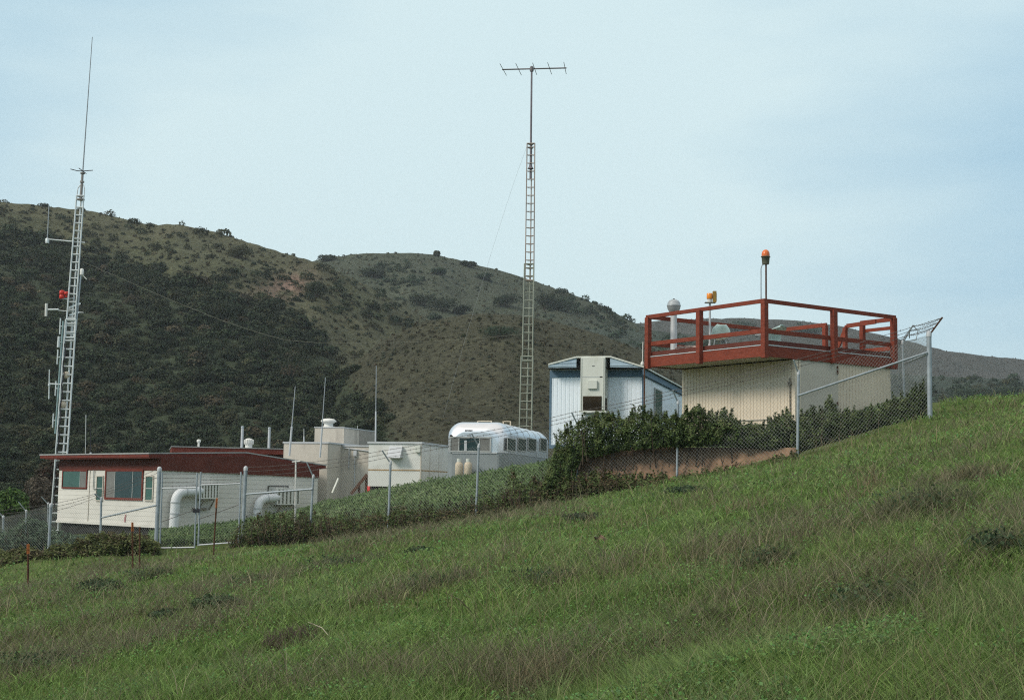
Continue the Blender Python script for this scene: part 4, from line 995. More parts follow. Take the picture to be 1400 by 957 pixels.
# shell chairs
def chair(c, rot, tip, label):
    t = thing('shell_chair', label, 'chair', c, None)
    R_ = Matrix.Rotation(rot, 4, 'Z') @ Matrix.Rotation(tip, 4, 'X')
    tr = lambda v: Vector(c) + (R_ @ Vector(v))
    m = MB(); nu, nv = 12, 12; vs = []
    for th_ in (0, .012):
        for i in range(nu + 1):
            for j in range(nv + 1):
                u = i / nu * 2 - 1; v = j / nv        # v from seat front to the top of the back
                if v < .5: y = -.22 + .44 * (v / .5); z = .42 - .03 * math.sin(v / .5 * math.pi)
                else: q = (v - .5) / .5; y = .22 + .14 * q; z = .42 + .36 * q ** .9
                wv = .24 + .05 * math.sin(v * math.pi) - (.10 * max(0, v - .8) / .2) - .05 * max(0, .15 - v) / .15
                curl = (abs(u) ** 2.2); z += .07 * curl * (1 if v < .6 else .4); y -= .14 * curl * max(0, v - .4)
                vs.append(tr((u * wv, y + th_, z - th_)))
    n = (nu + 1) * (nv + 1); g = lambda i, j, o: o * n + i * (nv + 1) + j
    fs = [(g(i, j, o), g(i + 1, j, o), g(i + 1, j + 1, o), g(i, j + 1, o)) for o in (0, 1) for i in range(nu) for j in range(nv)]
    for i in range(nu): fs += [(g(i, 0, 0), g(i + 1, 0, 0), g(i + 1, 0, 1), g(i, 0, 1)), (g(i, nv, 0), g(i + 1, nv, 0), g(i + 1, nv, 1), g(i, nv, 1))]
    for j in range(nv): fs += [(g(0, j, 0), g(0, j + 1, 0), g(0, j + 1, 1), g(0, j, 1)), (g(nu, j, 0), g(nu, j + 1, 0), g(nu, j + 1, 1), g(nu, j, 1))]
    m.add(vs, fs, True); m.build('seat_shell', MT['aqua'], t)
    for sx in (-1, 1):
        for sy in (-1, 1):
            m = MB(); m.path([tr((sx * .10, sy * .10, .395)), tr((sx * .17, sy * .17, .36)), tr((sx * .24, sy * .23, .0))], .012, 6); m.build('leg', MT['lightgrey'], t)
    return t
c = on_deck(981, .75); chair((c.x, c.y, c.z), rad(196), 0, 'upright aqua shell chair on the deck beside the amber lamp post')
s_ = DR.hit(1040, 466, -.9)[0]; c = DR.pt(s_, -1.0, zf + .16)
chair((c.x + .1, c.y, c.z), rad(40), rad(82), 'aqua shell chair tipped over behind the front corner post of the deck')
# hose coil by the left edge
c = on_deck(934, .22); m = MB(); pts = []
for i in range(120):
    a = i * .25; r = .30 + .012 * math.sin(i * .9); pts.append(DL.pt(DL.hit(934, 470, -.3)[0] + 1.35 * r * math.cos(a), -.42 + .55 * r * math.sin(a), zf + .05 + .0016 * i + .012 * math.sin(i * 1.7)))
pts += [DL.pt(DL.hit(934, 470, -.3)[0] + .45 + .05 * k, -.2, zf + .2 - .012 * k) for k in range(12)]
m.path(pts, .022, 6); o = m.build('hose', MT['hose'], None); tag(o, 'pinkish garden hose coiled on the edge of the deck', 'hose')
# cable with insulator hanging from the left deck corner
a = DL.pt(-.05, .12, zd0 + .02); m = MB(); m.tube(a, a - Z * 2.3, .022, n=6)
t = thing('drop_pipe', 'thin brown pipe dropping from the left corner of the deck', 'pipe', a - Z * 2.3); m.build('pipe', MT['rust'], t)
m = MB(); m.lathe(DL.pt(-.14, .12, zd0 + .06), [(.05, 0), (.06, .05), (.02, .12)], 10); m.tube(DL.pt(-.14, .12, zd0 + .15), DL.pt(-.12, .12, zd0 + .75), .015, n=6); m.build('insulator', MT['paint'], t)

# ================================================================== radio towers
def lattice(t, a, b, w0, w1, step, rl, rr, mt, yaw=0.0, name='section', end=True):
    """three legs joined by level rungs"""
    a, b = Vector(a), Vector(b); ax = (b - a).normalized(); L = (b - a).length
    e1 = Vector((math.cos(yaw), math.sin(yaw), 0)); e2 = Vector((-math.sin(yaw), math.cos(yaw), 0))
    off = [(-.5, -.2), (.5, -.2), (.02, .62)]
    at_ = lambda k, q: a + ax * (L * q) + (e1 * off[k][0] + e2 * off[k][1]) * (w0 + (w1 - w0) * q)
    m = MB()
    for k in range(3): m.tube(at_(k, 0), at_(k, 1), rl, n=6)
    sec = m.build(name, mt, t)
    n = max(2, round(L / step))
    for i in range(n + 1):
        q = (i + .5) / (n + 1); m = MB()
        for k in range(3): m.tube(at_(k, q), at_((k + 1) % 3, q), rr * (1.15 if k == 0 else .45), n=4, caps=False)
        m.build('rung', mt, sec)
    for q in (.002, .998):
        m = MB()
        for k in range(3): m.tube(at_(k, q), at_((k + 1) % 3, q), rr * 1.6, n=4, caps=False)
        m.build('end_frame', mt, sec)
    return sec
D = 68; k = D / FPX
base = P(75.5, 752, D)
lt = thing('lattice_tower', 'tall galvanised lattice radio tower behind the left end of the bungalow', 'tower', base)
sec = lattice(lt, P(75.2, 755, D), P(97.5, 437, D), 16 * k, 13.5 * k, 12.4 * k, .045, .034, MT['tower'], rad(8))
lattice(lt, P(95.5, 462, D), P(110, 268, D), 11.5 * k, 9.5 * k, 11.8 * k, .040, .030, MT['tower'], rad(8))
m = MB()
for sx in (-1, 1): m.path([P(110 + sx * 5, 270, D), P(111 + sx * 4.6, 258, D), P(112 + sx * 2.6, 253.5, D), P(112, 252.5, D)], .025, 6)
m.build('top_hoop', MT['tower'], lt)
m = MB(); m.tube(P(110.3, 274, D), P(113, 236, D), .075, .06, 8); m.lathe(P(112.2, 250, D), [(.11, 0), (.11, .08)], 8); m.lathe(P(113, 238, D), [(.12, 0), (.12, .07)], 8); m.lathe(P(110.3, 274, D), [(.2, 0), (.2, .06)], 8); m.build('mast', mat('weathered_mast', (.24, .22, .21), .6), lt)
m = MB(); m.tube(P(113, 237, D), P(126.2, 51, D), .034, .018, 7); m.build('top_whip', MT['fibre'], lt)
m = MB(); m.path([P(96.5, 231.5, D), P(106, 234, D), P(113, 234.2, D), P(127, 233.2, D)], .022, 5); m.tube(P(113, 234, D) + Vector((0, -.6, 0)), P(113, 234, D) + Vector((0, .6, 0)), .02, n=5); m.build('ground_radial', MT['ink'], lt)
m = MB(); m.tube(P(62, 327, D), P(116, 332, D), .035, n=6); m.lathe(P(64.6, 330, D), [(.09, -.1), (.1, .06), (.05, .16)], 8); sarm = m.build('side_arm', MT['tower'], lt)
m = MB(); m.tube(P(64.7, 327, D), P(67, 281, D), .03, .022, 6); m.build('arm_whip', MT['fibre'], sarm)
m = MB(); m.lathe(P(84.5, 408.5, D), [(.10, 0), (.13, .03), (.13, .17), (.09, .19), (.13, .21), (.13, .38), (.06, .42)], 12); l = m.build('obstruction_lamp', MT['redlamp'], lt)
m = MB(); m.lathe(P(91.3, 406.5, D), [(.08, 0), (.08, .10), (.13, .11), (.15, .24), (.06, .28)], 12); m.build('obstruction_lamp', MT['redlamp'], lt)
m = MB(); m.tube(P(84.5, 409, D), P(100, 408, D), .025, n=5); m.build('lamp_arm', MT['tower'], l)
m = MB(); m.tube(P(65.5, 423.5, D), P(80, 423.2, D), .05, n=6); m.tube(P(80, 424.5, D), P(114, 427.5, D), .022, n=5); a = m.build('dipole_arm', MT['tower'], lt)
m = MB(); m.tube(P(62.8, 432.5, D), P(63.4, 415, D), .065, n=8); m.build('dipole', MT['paint'], a)
m = MB(); m.tube(P(103.5, 452, D), P(110.5, 377, D), .04, n=6); m.build('side_pipe', MT['galv'], lt)
m = MB(); m.lathe(P(111.7, 376, D), [(.09, 0), (.09, .28), (.04, .32)], 10); m.path([P(111, 377, D), P(113.5, 377, D), P(118.5, 382, D)], .022, 5); m.build('sensor_can', MT['paint'], lt)
m = MB(); m.beam(P(94, 421, D), P(110, 415, D), .05, .09); m.beam(P(95, 431, D), P(108, 427, D), .05, .09); m.build('clamp', MT['tower'], lt)
m = MB(); m.tube(P(75.5, 593, D), P(86.5, 439, D), .045, n=6); ar = m.build('array_pipe', mat('teal_pipe', (.22, .32, .33), .5), lt)
for x0, y0, y1, wide in ((82.3, 435, 457, .035), (80.4, 460, 475, .07), (78.8, 478, 498, .035), (76.2, 521, 541, .035), (72.7, 565, 584.5, .035)):
    m = MB(); m.tube(P(x0 - .7, y1, D), P(x0 + .5, y0, D), wide, n=6); ym = (y0 + y1) / 2; m.tube(P(x0, ym, D), P(x0 + 5.5, ym + .6, D), .025, n=5); m.build('dipole', MT['tower'], ar)
m = MB(); m.tube(P(66.8, 545.5, D), P(67.6, 505, D), .028, n=6); m.lathe(P(67.2, 526, D), [(.06, -.06), (.06, .06)], 8); m.tube(P(67, 524.8, D), P(86, 525.6, D), .045, n=6); m.build('side_dipole', MT['tower'], lt)
for x0, y0 in ((91, 512.5), (86.2, 553)):
    m = MB(); m.lathe(P(x0 - .5, y0, D) , [(.03, -.14), (.15, -.10), (.17, 0), (.15, .10), (.03, .14)], 12, Vector((.9, -.3, .2))); m.build('junction_can', MT['tan'], lt)
m = MB(); pp = [P(89.5 - (y - 470) * .0715, y, D - .2) + Vector((.05 * math.sin(y), 0, 0)) for y in range(470, 700, 8)]; m.path(pp, .03, 5); m.build('feed_cable', MT['ink'], lt)

D2 = 68.5; k = D2 / FPX
ct = thing('lattice_tower', 'thin rust tinted lattice tower with a beam antenna on top, behind the silver trailer', 'tower', P(718.5, 660, D2))
lattice(ct, P(716.8, 668, D2), P(720.9, 487, D2), 17.2 * k, 16 * k, 12.2 * k, .037, .022, MT['towerg'], rad(-6))
lattice(ct, P(721.3, 494, D2), P(723.7, 361, D2), 14 * k, 13 * k, 12.2 * k, .034, .020, MT['towerg'], rad(-6))
lattice(ct, P(724.1, 384, D2), P(726.1, 196.5, D2), 12 * k, 10.8 * k, 11.9 * k, .030, .020, MT['towerb'], rad(-6))
m = MB(); m.tube(P(725.3, 245, D2), P(727, 91, D2), .055, .045, 8); m.lathe(P(725.4, 231, D2), [(.16, 0), (.09, .1), (.06, .24)], 8); m.build('mast', mat('purple_grey_mast', (.17, .15, .17), .6), ct)
m = MB()
for y0 in (198, 203): m.lathe(P(726.1, y0, D2), [(.05, -.04), (.17, .0), (.17, .03), (.05, .05)], 3)
m.build('bearing_plate', MT['towerb'], ct)
m = MB(); m.tube(P(686.5, 95.6, D2), P(774.5, 93.4, D2), .035, n=6); m.lathe(P(727, 95, D2), [(.09, -.12), (.11, 0), (.09, .12)], 8); bm_ = m.build('antenna_boom', mat('boom_grey', (.16, .15, .16), .6), ct)
for x0, y0, dx in ((688, 95.6, .16), (709, 95.2, .15), (731, 94.6, .12), (751.5, 94.1, .13), (772.5, 93.6, .10)):
    c = P(x0, y0, D2); m = MB(); m.tube(c + Vector((-dx, -.98, .0)), c + Vector((dx, .98, 0)), .016, n=5); m.build('antenna_element', MT['fibre'], bm_)
# loose lines
def line(name, pts, r, mt, label, cat):
    m = MB(); m.path(pts, r, 5); o = m.build(name, mt, None); return tag(o, label, cat)
Q = [(113, 358, 68), (150, 374, 68), (200, 396, 68), (250, 417, 68), (300, 437, 68), (350, 454, 68), (390, 465, 68), (430, 468.5, 68), (480, 469, 68), (540, 468.5, 68), (600, 466.5, 68), (660, 462, 68), (715, 457, 68)]
line('cable', [P(*q) for q in Q], .011, mat('pale_cable', (.15, .15, .115), .7), 'thin cable sagging from the left tower across to the middle tower', 'cable')
line('guy_wire', [P(720.5, 200, D2), P(706, 240, D2 + 1), P(690, 288, D2 + 2), P(672, 345, D2 + 3), P(640, 450, D2 + 5), P(606, 570, D2 + 8)], .0045, MT['lightgrey'], 'faint guy wire slanting down left from the top of the middle tower', 'wire')

# ================================================================== fences
def wires(m, b0, b1, t0, t1, pitch, r):
    """chain link: two families of slanting wires filling the panel b0 b1 (foot) t0 t1 (top)"""
    b0, b1, t0, t1 = map(Vector, (b0, b1, t0, t1)); L = (b1 - b0).length; H = ((t0 - b0).length + (t1 - b1).length) / 2
    n_ = (b1 - b0).cross(Z).normalized()
    pt = lambda s, h: (b0 * (1 - s / L) + b1 * (s / L)) * (1 - h / H) + (t0 * (1 - s / L) + t1 * (s / L)) * (h / H)
    k = -int(H / pitch) - 1
    while k * pitch < L:
        s0 = k * pitch + pitch * .5
        for sg in (1, -1):
            a, ha = s0, 0; b, hb = s0 + H, H
            if a < 0: ha = -a; a = 0
            if b > L: hb = H - (b - L); b = L
            if ha >= hb: continue
            if sg < 0: a, b = L - a, L - b
            p, q = pt(a, ha), pt(b, hb)
            t = (q - p).normalized(); u = t.cross(n_).normalized() * r; w_ = n_ * r * .8
            m.add([p + u, p - u, p + w_, q + u, q - u, q + w_], [(0, 1, 4, 3), (1, 2, 5, 4), (2, 0, 3, 5)], False)
        k += 1
def barbed(m, p, q, seed, sag=.03, r=.0055):
    n = 7; rr = random.Random(seed); pts = [Vector(p).lerp(Vector(q), i / n) - Z * (sag * 4 * (i / n) * (1 - i / n)) + Vector((0, 0, rr.uniform(-.006, .006))) for i in range(n + 1)]
    m.path(pts, r, 4, False)
    L = (Vector(q) - Vector(p)).length; c = int(L / .22)
    for i in range(c):
        x = Vector(p).lerp(Vector(q), (i + .5) / c) - Z * (sag * 4 * ((i + .5) / c) * (1 - (i + .5) / c))
        a = rr.uniform(0, 6.28); d = Vector((math.cos(a) * .4, .3, math.sin(a))).normalized() * .028; m.tube(x - d, x + d, .005, n=3, caps=False)

def dig(p): return Vector((p.x, p.y, min(p.z, g1(p)) - .12))
FP = [  # base px, py, top px, py, Y, radius, arm (dx, dy px) or None
    ('corner', 1271.5, 573, 1270, 456, 33, .058, (17, -22)),
    ('line', 1090.2, 627, 1091.6, 508, 33, .034, (-8, -15.5)),
    ('line', 925.5, 657, 927, 548, 35, .032, (-8, -14)),
    ('line', 788, 685, 790, 579, 36.5, .032, (-9, -15)),
    ('line', 650.5, 711, 654.6, 608, 38.5, .034, (-10, -15)),
    ('line', 530.5, 730, 534, 631, 40.5, .036, (-11.5, -15)),
    ('line', 423, 742, 428.4, 650, 43, .036, (-9, -18)),
    ('gate', 331, 748, 336, 640, 44, .06, None)]
fence = thing('chain_link_fence', 'long chain link fence with barbed wire, climbing the slope to the tall corner post', 'fence', P(788, 685, 36.5))
def arm_pts(top, arm, Y):
    d = Vector((arm[0] / FPX * Y, -.12, -arm[1] / FPX * Y)); return [top + d * q for q in (.38, .68, .97)], top + d
def fence_post(parent, a, b, r, cap=True, mt='galv', arm=None, Y=40, name='post'):
    m = MB(); m.tube(dig(a), b, r, n=10)
    o = m.build(name, MT[mt], parent)
    if cap: m = MB(); m.lathe(b, [(r * 1.12, -.08), (r * 1.2, 0), (r * .9, r * .8), (r * .3, r * 1.2)], 10); m.build('cap', MT['lightgrey'], o)
    if arm:
        _, e = arm_pts(b, arm, Y); m = MB(); m.beam(b - Z * .05, e, .028, .035, Vector((1, 0, 0))); m.build('arm', MT['rust'] if name == 'corner_post' else MT['galv'], o)
    return o
prev = None; WM = MB(); BMs = MB()
for i, (kd, bx, by, tx, ty, Y, r, arm) in enumerate(FP):
    a, b = P(bx, by, Y), P(tx, ty, Y)
    fence_post(fence, a, b, r, True, 'galv', arm, Y, 'corner_post' if kd == 'corner' else 'post')
    st = arm_pts(b, arm, Y)[0] if arm else [b - Z * .25, b - Z * .1, b + Z * .03]
    ft = b - (b - a).normalized() * .03 if kd != 'gate' else a + (b - a) * .80
    cur = (Vector((a.x, a.y, g1(a) + .02)), ft, st)
    if prev:
        m = MB(); wires(m, cur[0], prev[0], cur[1], prev[1], .095, .0019); m.build('mesh_panel', MT['wire'], fence)
        m = MB()
        for q in range(3): barbed(m, prev[2][q], cur[2][q], i * 7 + q)
        m.build('barbed_wire', MT['barb'], fence)
    prev = cur
m = MB(); m.tube(P(1091, 541, 32.96), P(1267.5, 482, 32.96), .026, n=8); m.build('brace', MT['galv'], fence)
m = MB(); m.tube(P(1091, 592, 33), P(1178, 609, 33), .006, n=4); m.build('truss_rod', MT['barb'], fence)
m = MB(); m.tube(P(337, 675.5, 43.95), P(427.5, 668.3, 42.95), .03, n=8); m.build('brace', MT['galv'], fence)
# run going back from the corner
FQ = [(1271.5, 573, 1270, 456, 33, None), (1236, 553, 1234, 467, 40, (13, -22)), (1214, 560, 1213, 497, 48, None)]
back = thing('chain_link_fence', 'chain link fence running back from the tall corner post past the deck shed', 'fence', P(1236, 553, 40)); prev = None
for i, (bx, by, tx, ty, Y, arm) in enumerate(FQ):
    a, b = P(bx, by, Y), P(tx, ty, Y)
    if i:
        fence_post(back, a, b, .035, True, 'galv', arm, Y)
        if arm: m = MB(); e = arm_pts(b, arm, Y)[1]; m.path([e, e + Vector((.14, 0, -.16)), e + Vector((.08, 0, -.42)), b + Vector((.12, 0, .02))], .016, 5); m.path([e + Vector((-.1, 0, -.12)), b + Vector((.2, 0, .1))], .014, 5); m.build('arm_brace', MT['galv'], back)
    st = arm_pts(b, arm, Y)[0] if arm else ([b + Vector((.3, 0, .38)) * q for q in (.38, .68, .97)] if i == 0 else [b + Z * .1 * q for q in (1, 2, 3)])
    cur = (Vector((a.x, a.y, g1(a) + .02)), b - Z * .03, st)
    if prev:
        m = MB(); wires(m, prev[0], cur[0], prev[1], cur[1], .095, .0021); m.build('mesh_panel', MT['wire'], back)
        m = MB()
        for q in range(3): barbed(m, prev[2][q], cur[2][q], 90 + i * 7 + q, .05)
        m.build('barbed_wire', MT['barb'], back)
    prev = cur
m = MB(); m.tube(P(1237, 497, 39.9), P(1267.5, 484, 33.2), .026, n=8); m.build('brace', MT['galv'], back)
# left of the gate
left = thing('chain_link_fence', 'low lying chain link fence left of the gate, in front of the bungalow', 'fence', P(137, 748, 46)); prev = None
for i, (bx, by, tx, ty, Y, r, arm) in enumerate([(213, 751, 218, 641, 44.5, .065, None), (137, 750, 138.5, 681, 46, .036, (-8, -6)), (66.5, 755, 69.5, 690, 47, .048, None), (-30, 778, -28, 716, 48.5, .035, (-9, -15)), (-120, 800, -118, 740, 49.5, .035, None)]):
    a, b = P(bx, by, Y), P(tx, ty, Y)
    fence_post(left, a, b, r, True, 'galv', arm, Y)
    st = arm_pts(b, arm, Y)[0] if arm else [b - Z * .25, b - Z * .1, b + Z * .03]
    ft = b - Z * .03 if i else a + (b - a) * .66
    cur = (Vector((a.x, a.y, g1(a) + .02)), ft, st)
    if prev:
        m = MB(); wires(m, cur[0], prev[0], cur[1], prev[1], .095, .0019); m.build('mesh_panel', MT['wire'], left)
        m = MB()
        for q in range(3): barbed(m, prev[2][q], cur[2][q], 190 + i * 7 + q)
        m.build('barbed_wire', MT['barb'], left)
    prev = cur
m = MB(); m.tube(P(139, 707.5, 45.95), P(214, 690.5, 44.45), .028, n=8); m.build('brace', MT['galv'], left)
far_ = thing('chain_link_fence', 'far chain link fence with bent arms at the left, below the dark wooded slope', 'fence', P(33, 752, 65)); prev = None
for i, (bx, by, tx, ty, Y, arm) in enumerate([(-25, 765, -24, 722, 50, (-13, -14)), (4, 760, 4.5, 706, 57, (-10, -12)), (35, 752, 36, 698, 63, (-10, -12)), (65, 745, 66, 688, 70, (-9, -9)), (95, 742, 96, 686, 77, (-9, -9))]):
    a, b = P(bx, by, Y), P(tx, ty, Y)
    fence_post(far_, a, b, .045, True, 'galv', arm, Y)
    cur = (Vector((a.x, a.y, min(g1(a), a.z))), b - Z * .03)
    if prev: m = MB(); wires(m, prev[0], cur[0], prev[1], cur[1], .10, .0022); m.build('mesh_panel', MT['wire'], far_)
    prev = cur
# gate of two leaves
def leaf_gate(x0, x1, yt0, yt1, yb0, yb1, ytop, Y0, Y1, label):
    p = lambda x, y: P(x, y, Y0 + (Y1 - Y0) * (x - x0) / (x1 - x0))
    t = thing('gate_leaf', label, 'gate', p((x0 + x1) / 2, (yb0 + yb1) / 2), 'two leaves of the yard gate')
    for x, y in ((x0, yb0), (x1, yb1)):
        m = MB(); m.tube(p(x, y), p(x + 3.5, ytop), .026, n=8); m.build('stile', MT['galv'], t)
    dx = 3.5
    lx = lambda x, yb, y: x + dx * (yb - y) / (yb - ytop)
    m = MB(); m.tube(p(lx(x0, yb0, yt0), yt0), p(lx(x1, yb1, yt1), yt1), .024, n=8); m.build('rail', MT['lightgrey'], t)
    m = MB(); m.tube(p(x0, yb0 - 1), p(x1, yb1 - 1), .024, n=8); m.build('rail', MT['lightgrey'], t)
    m = MB(); wires(m, p(x0, yb0), p(x1, yb1), p(lx(x0, yb0, yt0), yt0), p(lx(x1, yb1, yt1), yt1), .095, .0019); m.build('mesh_panel', MT['wire'], t)
    m = MB()
    for q in range(4):
        y0, y1 = ytop + 2 + (yt0 - ytop) * q / 4, ytop + 2 + (yt1 - ytop) * q / 4; barbed(m, p(lx(x0, yb0, y0), y0), p(lx(x1, yb1, y1), y1), q + 300, .01)
    m.build('barbed_wire', MT['barb'], t)
    m = MB(); m.tube(p(x0, yb0 - 36), p(x1, yb1 - 52), .010, n=5); m.build('truss_rod', MT['barb'], t)
    m = MB(); xs = x1 if x0 < 250 else x0
    m.box(Frame((p(xs, 700).x, p(xs, 700).y), (1, 0)), -.04, .05, .03, .07, p(xs, 698).z - .06, p(xs, 698).z + .06); m.build('latch', MT['ink'], t)
    return t
leaf_gate(218.5, 266, 667.5, 666.5, 750, 749, 646, 44.45, 44.2, 'gate leaf hung from the thick left gate post')
leaf_gate(271, 326, 663, 661, 746, 742, 645, 44.2, 44.0, 'gate leaf hung from the domed right gate post')
m = MB(); a, b = P(403.5, 730, 43.9), P(404.5, 629, 43.9); m.tube(dig(a), b, .032, .026, 8); m.tube(b - Z * .12 + Vector((-.12, 0, .06)), b + Vector((.14, 0, -.03)), .025, n=6)
t = thing('marker_pole', 'slim white pole with a short cross piece between gate and leaning corner post', 'pole', a); m.build('pole', MT['paint'], t)

# rusty steel stakes in the meadow
for (bx, by, tx, ty, Y, lab, cap) in [
    (38.5, 819, 38.5, 744, 31, 'rusty stake with an orange tip standing alone in the lower meadow', True),
    (182, 778, 181, 714, 38, 'rusty stake with an orange tip in front of the bungalow wall', True),
    (191.5, 772, 191, 720, 38, 'dark bare stake next to the orange tipped one before the bungalow', False),
    (292, 748, 296.5, 681, 42.5, 'tall rusty stake standing in front of the gate', True),
    (792, 754, 790.7, 717, 27, 'short rusty stake in the grass below the hedge', False)]:
    a, b = P(bx, by, Y), P(tx, ty, Y); a = Vector((a.x, a.y, min(a.z, g1(a)) - .1))
    t = thing('stake', lab, 'stake', a)
    m = MB(); m.beam(a, b, .045, .012, Vector((0, 1, 0))); m.beam(a, b, .010, .05, Vector((0, 1, 0)))
    for q in range(8):
        c = a.lerp(b, .35 + q * .08); m.box(Frame((c.x, c.y), (1, 0)), -.012, .012, .012, .032, c.z - .012, c.z + .012)
    m.build('bar', MT['rust'], t)
    if cap: m = MB(); c = a.lerp(b, .84); m.beam(c, b + Z * .004, .052, .03, Vector((0, 1, 0))); m.build('painted_tip', MT['orange'], t)
# ================================================================== planting in and around the yard
HEDGE = [(.034, .056, .020), (.056, .088, .028), (.082, .122, .040), (.135, .170, .066)]
BRAMB = [(.048, .064, .026), (.074, .094, .036), (.115, .094, .052), (.086, .122, .042), (.110, .145, .055)]
OLIVE = [(.060, .078, .026), (.086, .106, .036), (.120, .136, .052), (.088, .076, .040)]
TEAL = [(.050, .085, .055), (.068, .108, .068), (.090, .130, .080)]
LIME = [(.07, .13, .03), (.09, .16, .035), (.05, .10, .025)]
def curve(pts, x): return np.interp(x, [p[0] for p in pts], [p[1] for p in pts])

def strip_bush(name, label, cat, x0, x1, top, bot, Yf, depth, n, leaf, pal, group=None, asp=.5, twigs=14, rough=3.0, twigcol='twig', sprigs=0, drop=0):
    """one leafy shrub whose height follows the top and bottom lines between two photo columns"""
    xm = (x0 + x1) / 2; Y = Yf(xm); p0 = P(xm, curve(bot, xm), Y)
    t = thing(name, label, cat, p0, group)
    px = RNG.uniform(x0 - 5, x1 + 5, n); s = RNG.integers(0, 900)
    edge = np.clip(np.minimum(px - x0 + 5, x1 + 5 - px) / ((x1 - x0) * .28), 0, 1) ** .5
    tp = curve(top, px); bt = curve(bot, px)
    tp = tp + (1 - edge) * .28 * (bt - tp) - (vnoise(px / 7, px * 0, s) - .45) * rough * 2.2 - np.maximum(0, RNG.normal(0, rough * .6, n))
    q = RNG.random(n) ** .8; y = bt + (tp - bt) * q
    bul = np.sqrt(np.clip(1 - (q * 1.7 - .85) ** 2, .05, 1))
    dep = RNG.choice([-1, -1, -1, 1], n) * RNG.random(n) ** .5 * depth * bul * (.75 + .5 * vnoise(px / 9, y / 9, s + 3))
    if sprigs:
        ns = n // 6; who = RNG.integers(0, sprigs, ns); sx = RNG.uniform(x0, x1, sprigs)[who]; sh = RNG.uniform(3, 13, sprigs)[who]; q2 = RNG.random(ns)
        tilt = RNG.normal(0, .25, sprigs)[who]
        px[:ns] = sx + RNG.normal(0, 1.5, ns) * (1.2 - q2) + tilt * sh * q2; y[:ns] = curve(top, sx) + 5 - (sh + 5) * q2 + RNG.normal(0, .7, ns); dep[:ns] = (who / sprigs - .5) * depth; q[:ns] = 1
    Ys = np.array([Yf(a) for a in px]) + dep
    C = np.array([P(a, b, c) for a, b, c in zip(px, y, Ys)])
    N = np.stack([(px - xm) / (x1 - x0) * 1.2, np.where(dep < 0, -1.0, 1.0) * (1.1 - q), .5 + q * .9], 1)
    cl = vnoise(px / 8 + s, y / 7, s + 9) * .75 + q * .35
    pal = np.array(pal); col = pal[np.clip((cl * len(pal) + RNG.normal(0, .5, n)).astype(int), 0, len(pal) - 1)] * (1 + RNG.normal(0, .25, (n, 1)))
    lv = Leaves(); lv.add(*leaf_arrays(C, N, leaf * RNG.uniform(.6, 1.5, n), leaf * asp * RNG.uniform(.7, 1.3, n), np.clip(col, .004, .8)))
    lv.mesh('foliage', MT['leaf'], t)
    m = MB()
    for i in range(twigs):
        a = RNG.uniform(x0, x1); b = a + RNG.normal(0, 7); yy = Yf(a) + RNG.uniform(-.9, .2) * depth
        p = P(a, curve(bot, a) + 3 + drop, yy + (.35 if drop else 0)); q_ = P(b, curve(top, b) + RNG.uniform(0, 10), yy + RNG.normal(0, .15)); mid = p.lerp(q_, .5) + Vector(RNG.normal(0, .08, 3))
        m.path([p, mid, q_], [.018, .012, .005], 4, False)
    m.build('stem', MT[twigcol], t)
    return t

HT = [(740, 660), (752, 640), (757, 620), (766, 598), (785, 584), (803, 573), (837, 571), (860, 572), (879, 563), (900, 572), (925, 571), (954, 560), (971, 569), (998, 568), (1015, 585), (1030, 588), (1050, 583), (1077, 563), (1088, 576), (1105, 566), (1120, 563), (1132, 547), (1145, 566), (1173, 567), (1197, 561), (1217, 554), (1249, 538), (1264, 528)]
HB_ = [(740, 692), (775, 660), (800, 628), (850, 616), (925, 611), (1000, 610), (1075, 616), (1100, 628), (1150, 610), (1200, 596), (1264, 574)]
HY_ = lambda x: float(np.interp(x, [740, 788, 925, 1000, 1060, 1100, 1270], [37.3, 36.6, 35.15, 34.55, 34.2, 34.25, 34.0]))
cuts = [746, 778, 818, 856, 893, 930, 972, 1010, 1050, 1086, 1120, 1150, 1190, 1228, 1264]
HLAB = ['leftmost hedge shrub, trailing down the fence toward the silver trailer', 'hedge shrub under the left side of the office trailer', 'hedge shrub below the brown louvre of the office trailer cabinet',
        'hedge shrub under the blue corner of the office trailer', 'hedge shrub under the office trailer side window', 'hedge shrub at the left corner of the cream shed', 'tall tufted hedge shrub against the cream shed wall near its left corner',
        'hedge shrub in the middle of the lit cream shed wall', 'low hedge shrub where the shed base trim shows above it', 'hedge shrub just left of the fence post by the shed corner', 'hedge shrub just right of the fence post by the shed corner',
        'hedge shrub with one tall sprig in front of the shed door', 'low hedge shrub under the right part of the shed door wall', 'hedge shrub under the far right end of the shed', 'rightmost hedge shrub inside the tall fence corner']
for i in range(len(cuts) - 1):
    a, b = cuts[i], cuts[i + 1]
    strip_bush('hedge_shrub', HLAB[i if i < 11 else i], 'hedge', a, b, HT, HB_, HY_, .5, int(4600 * (b - a) / 38), .088, HEDGE, 'dark hedge along the fence', asp=.40, rough=4.0, sprigs=13, drop=24 if 800 < a < 1060 else 0, twigs=7 if 800 < a < 1060 else 14)
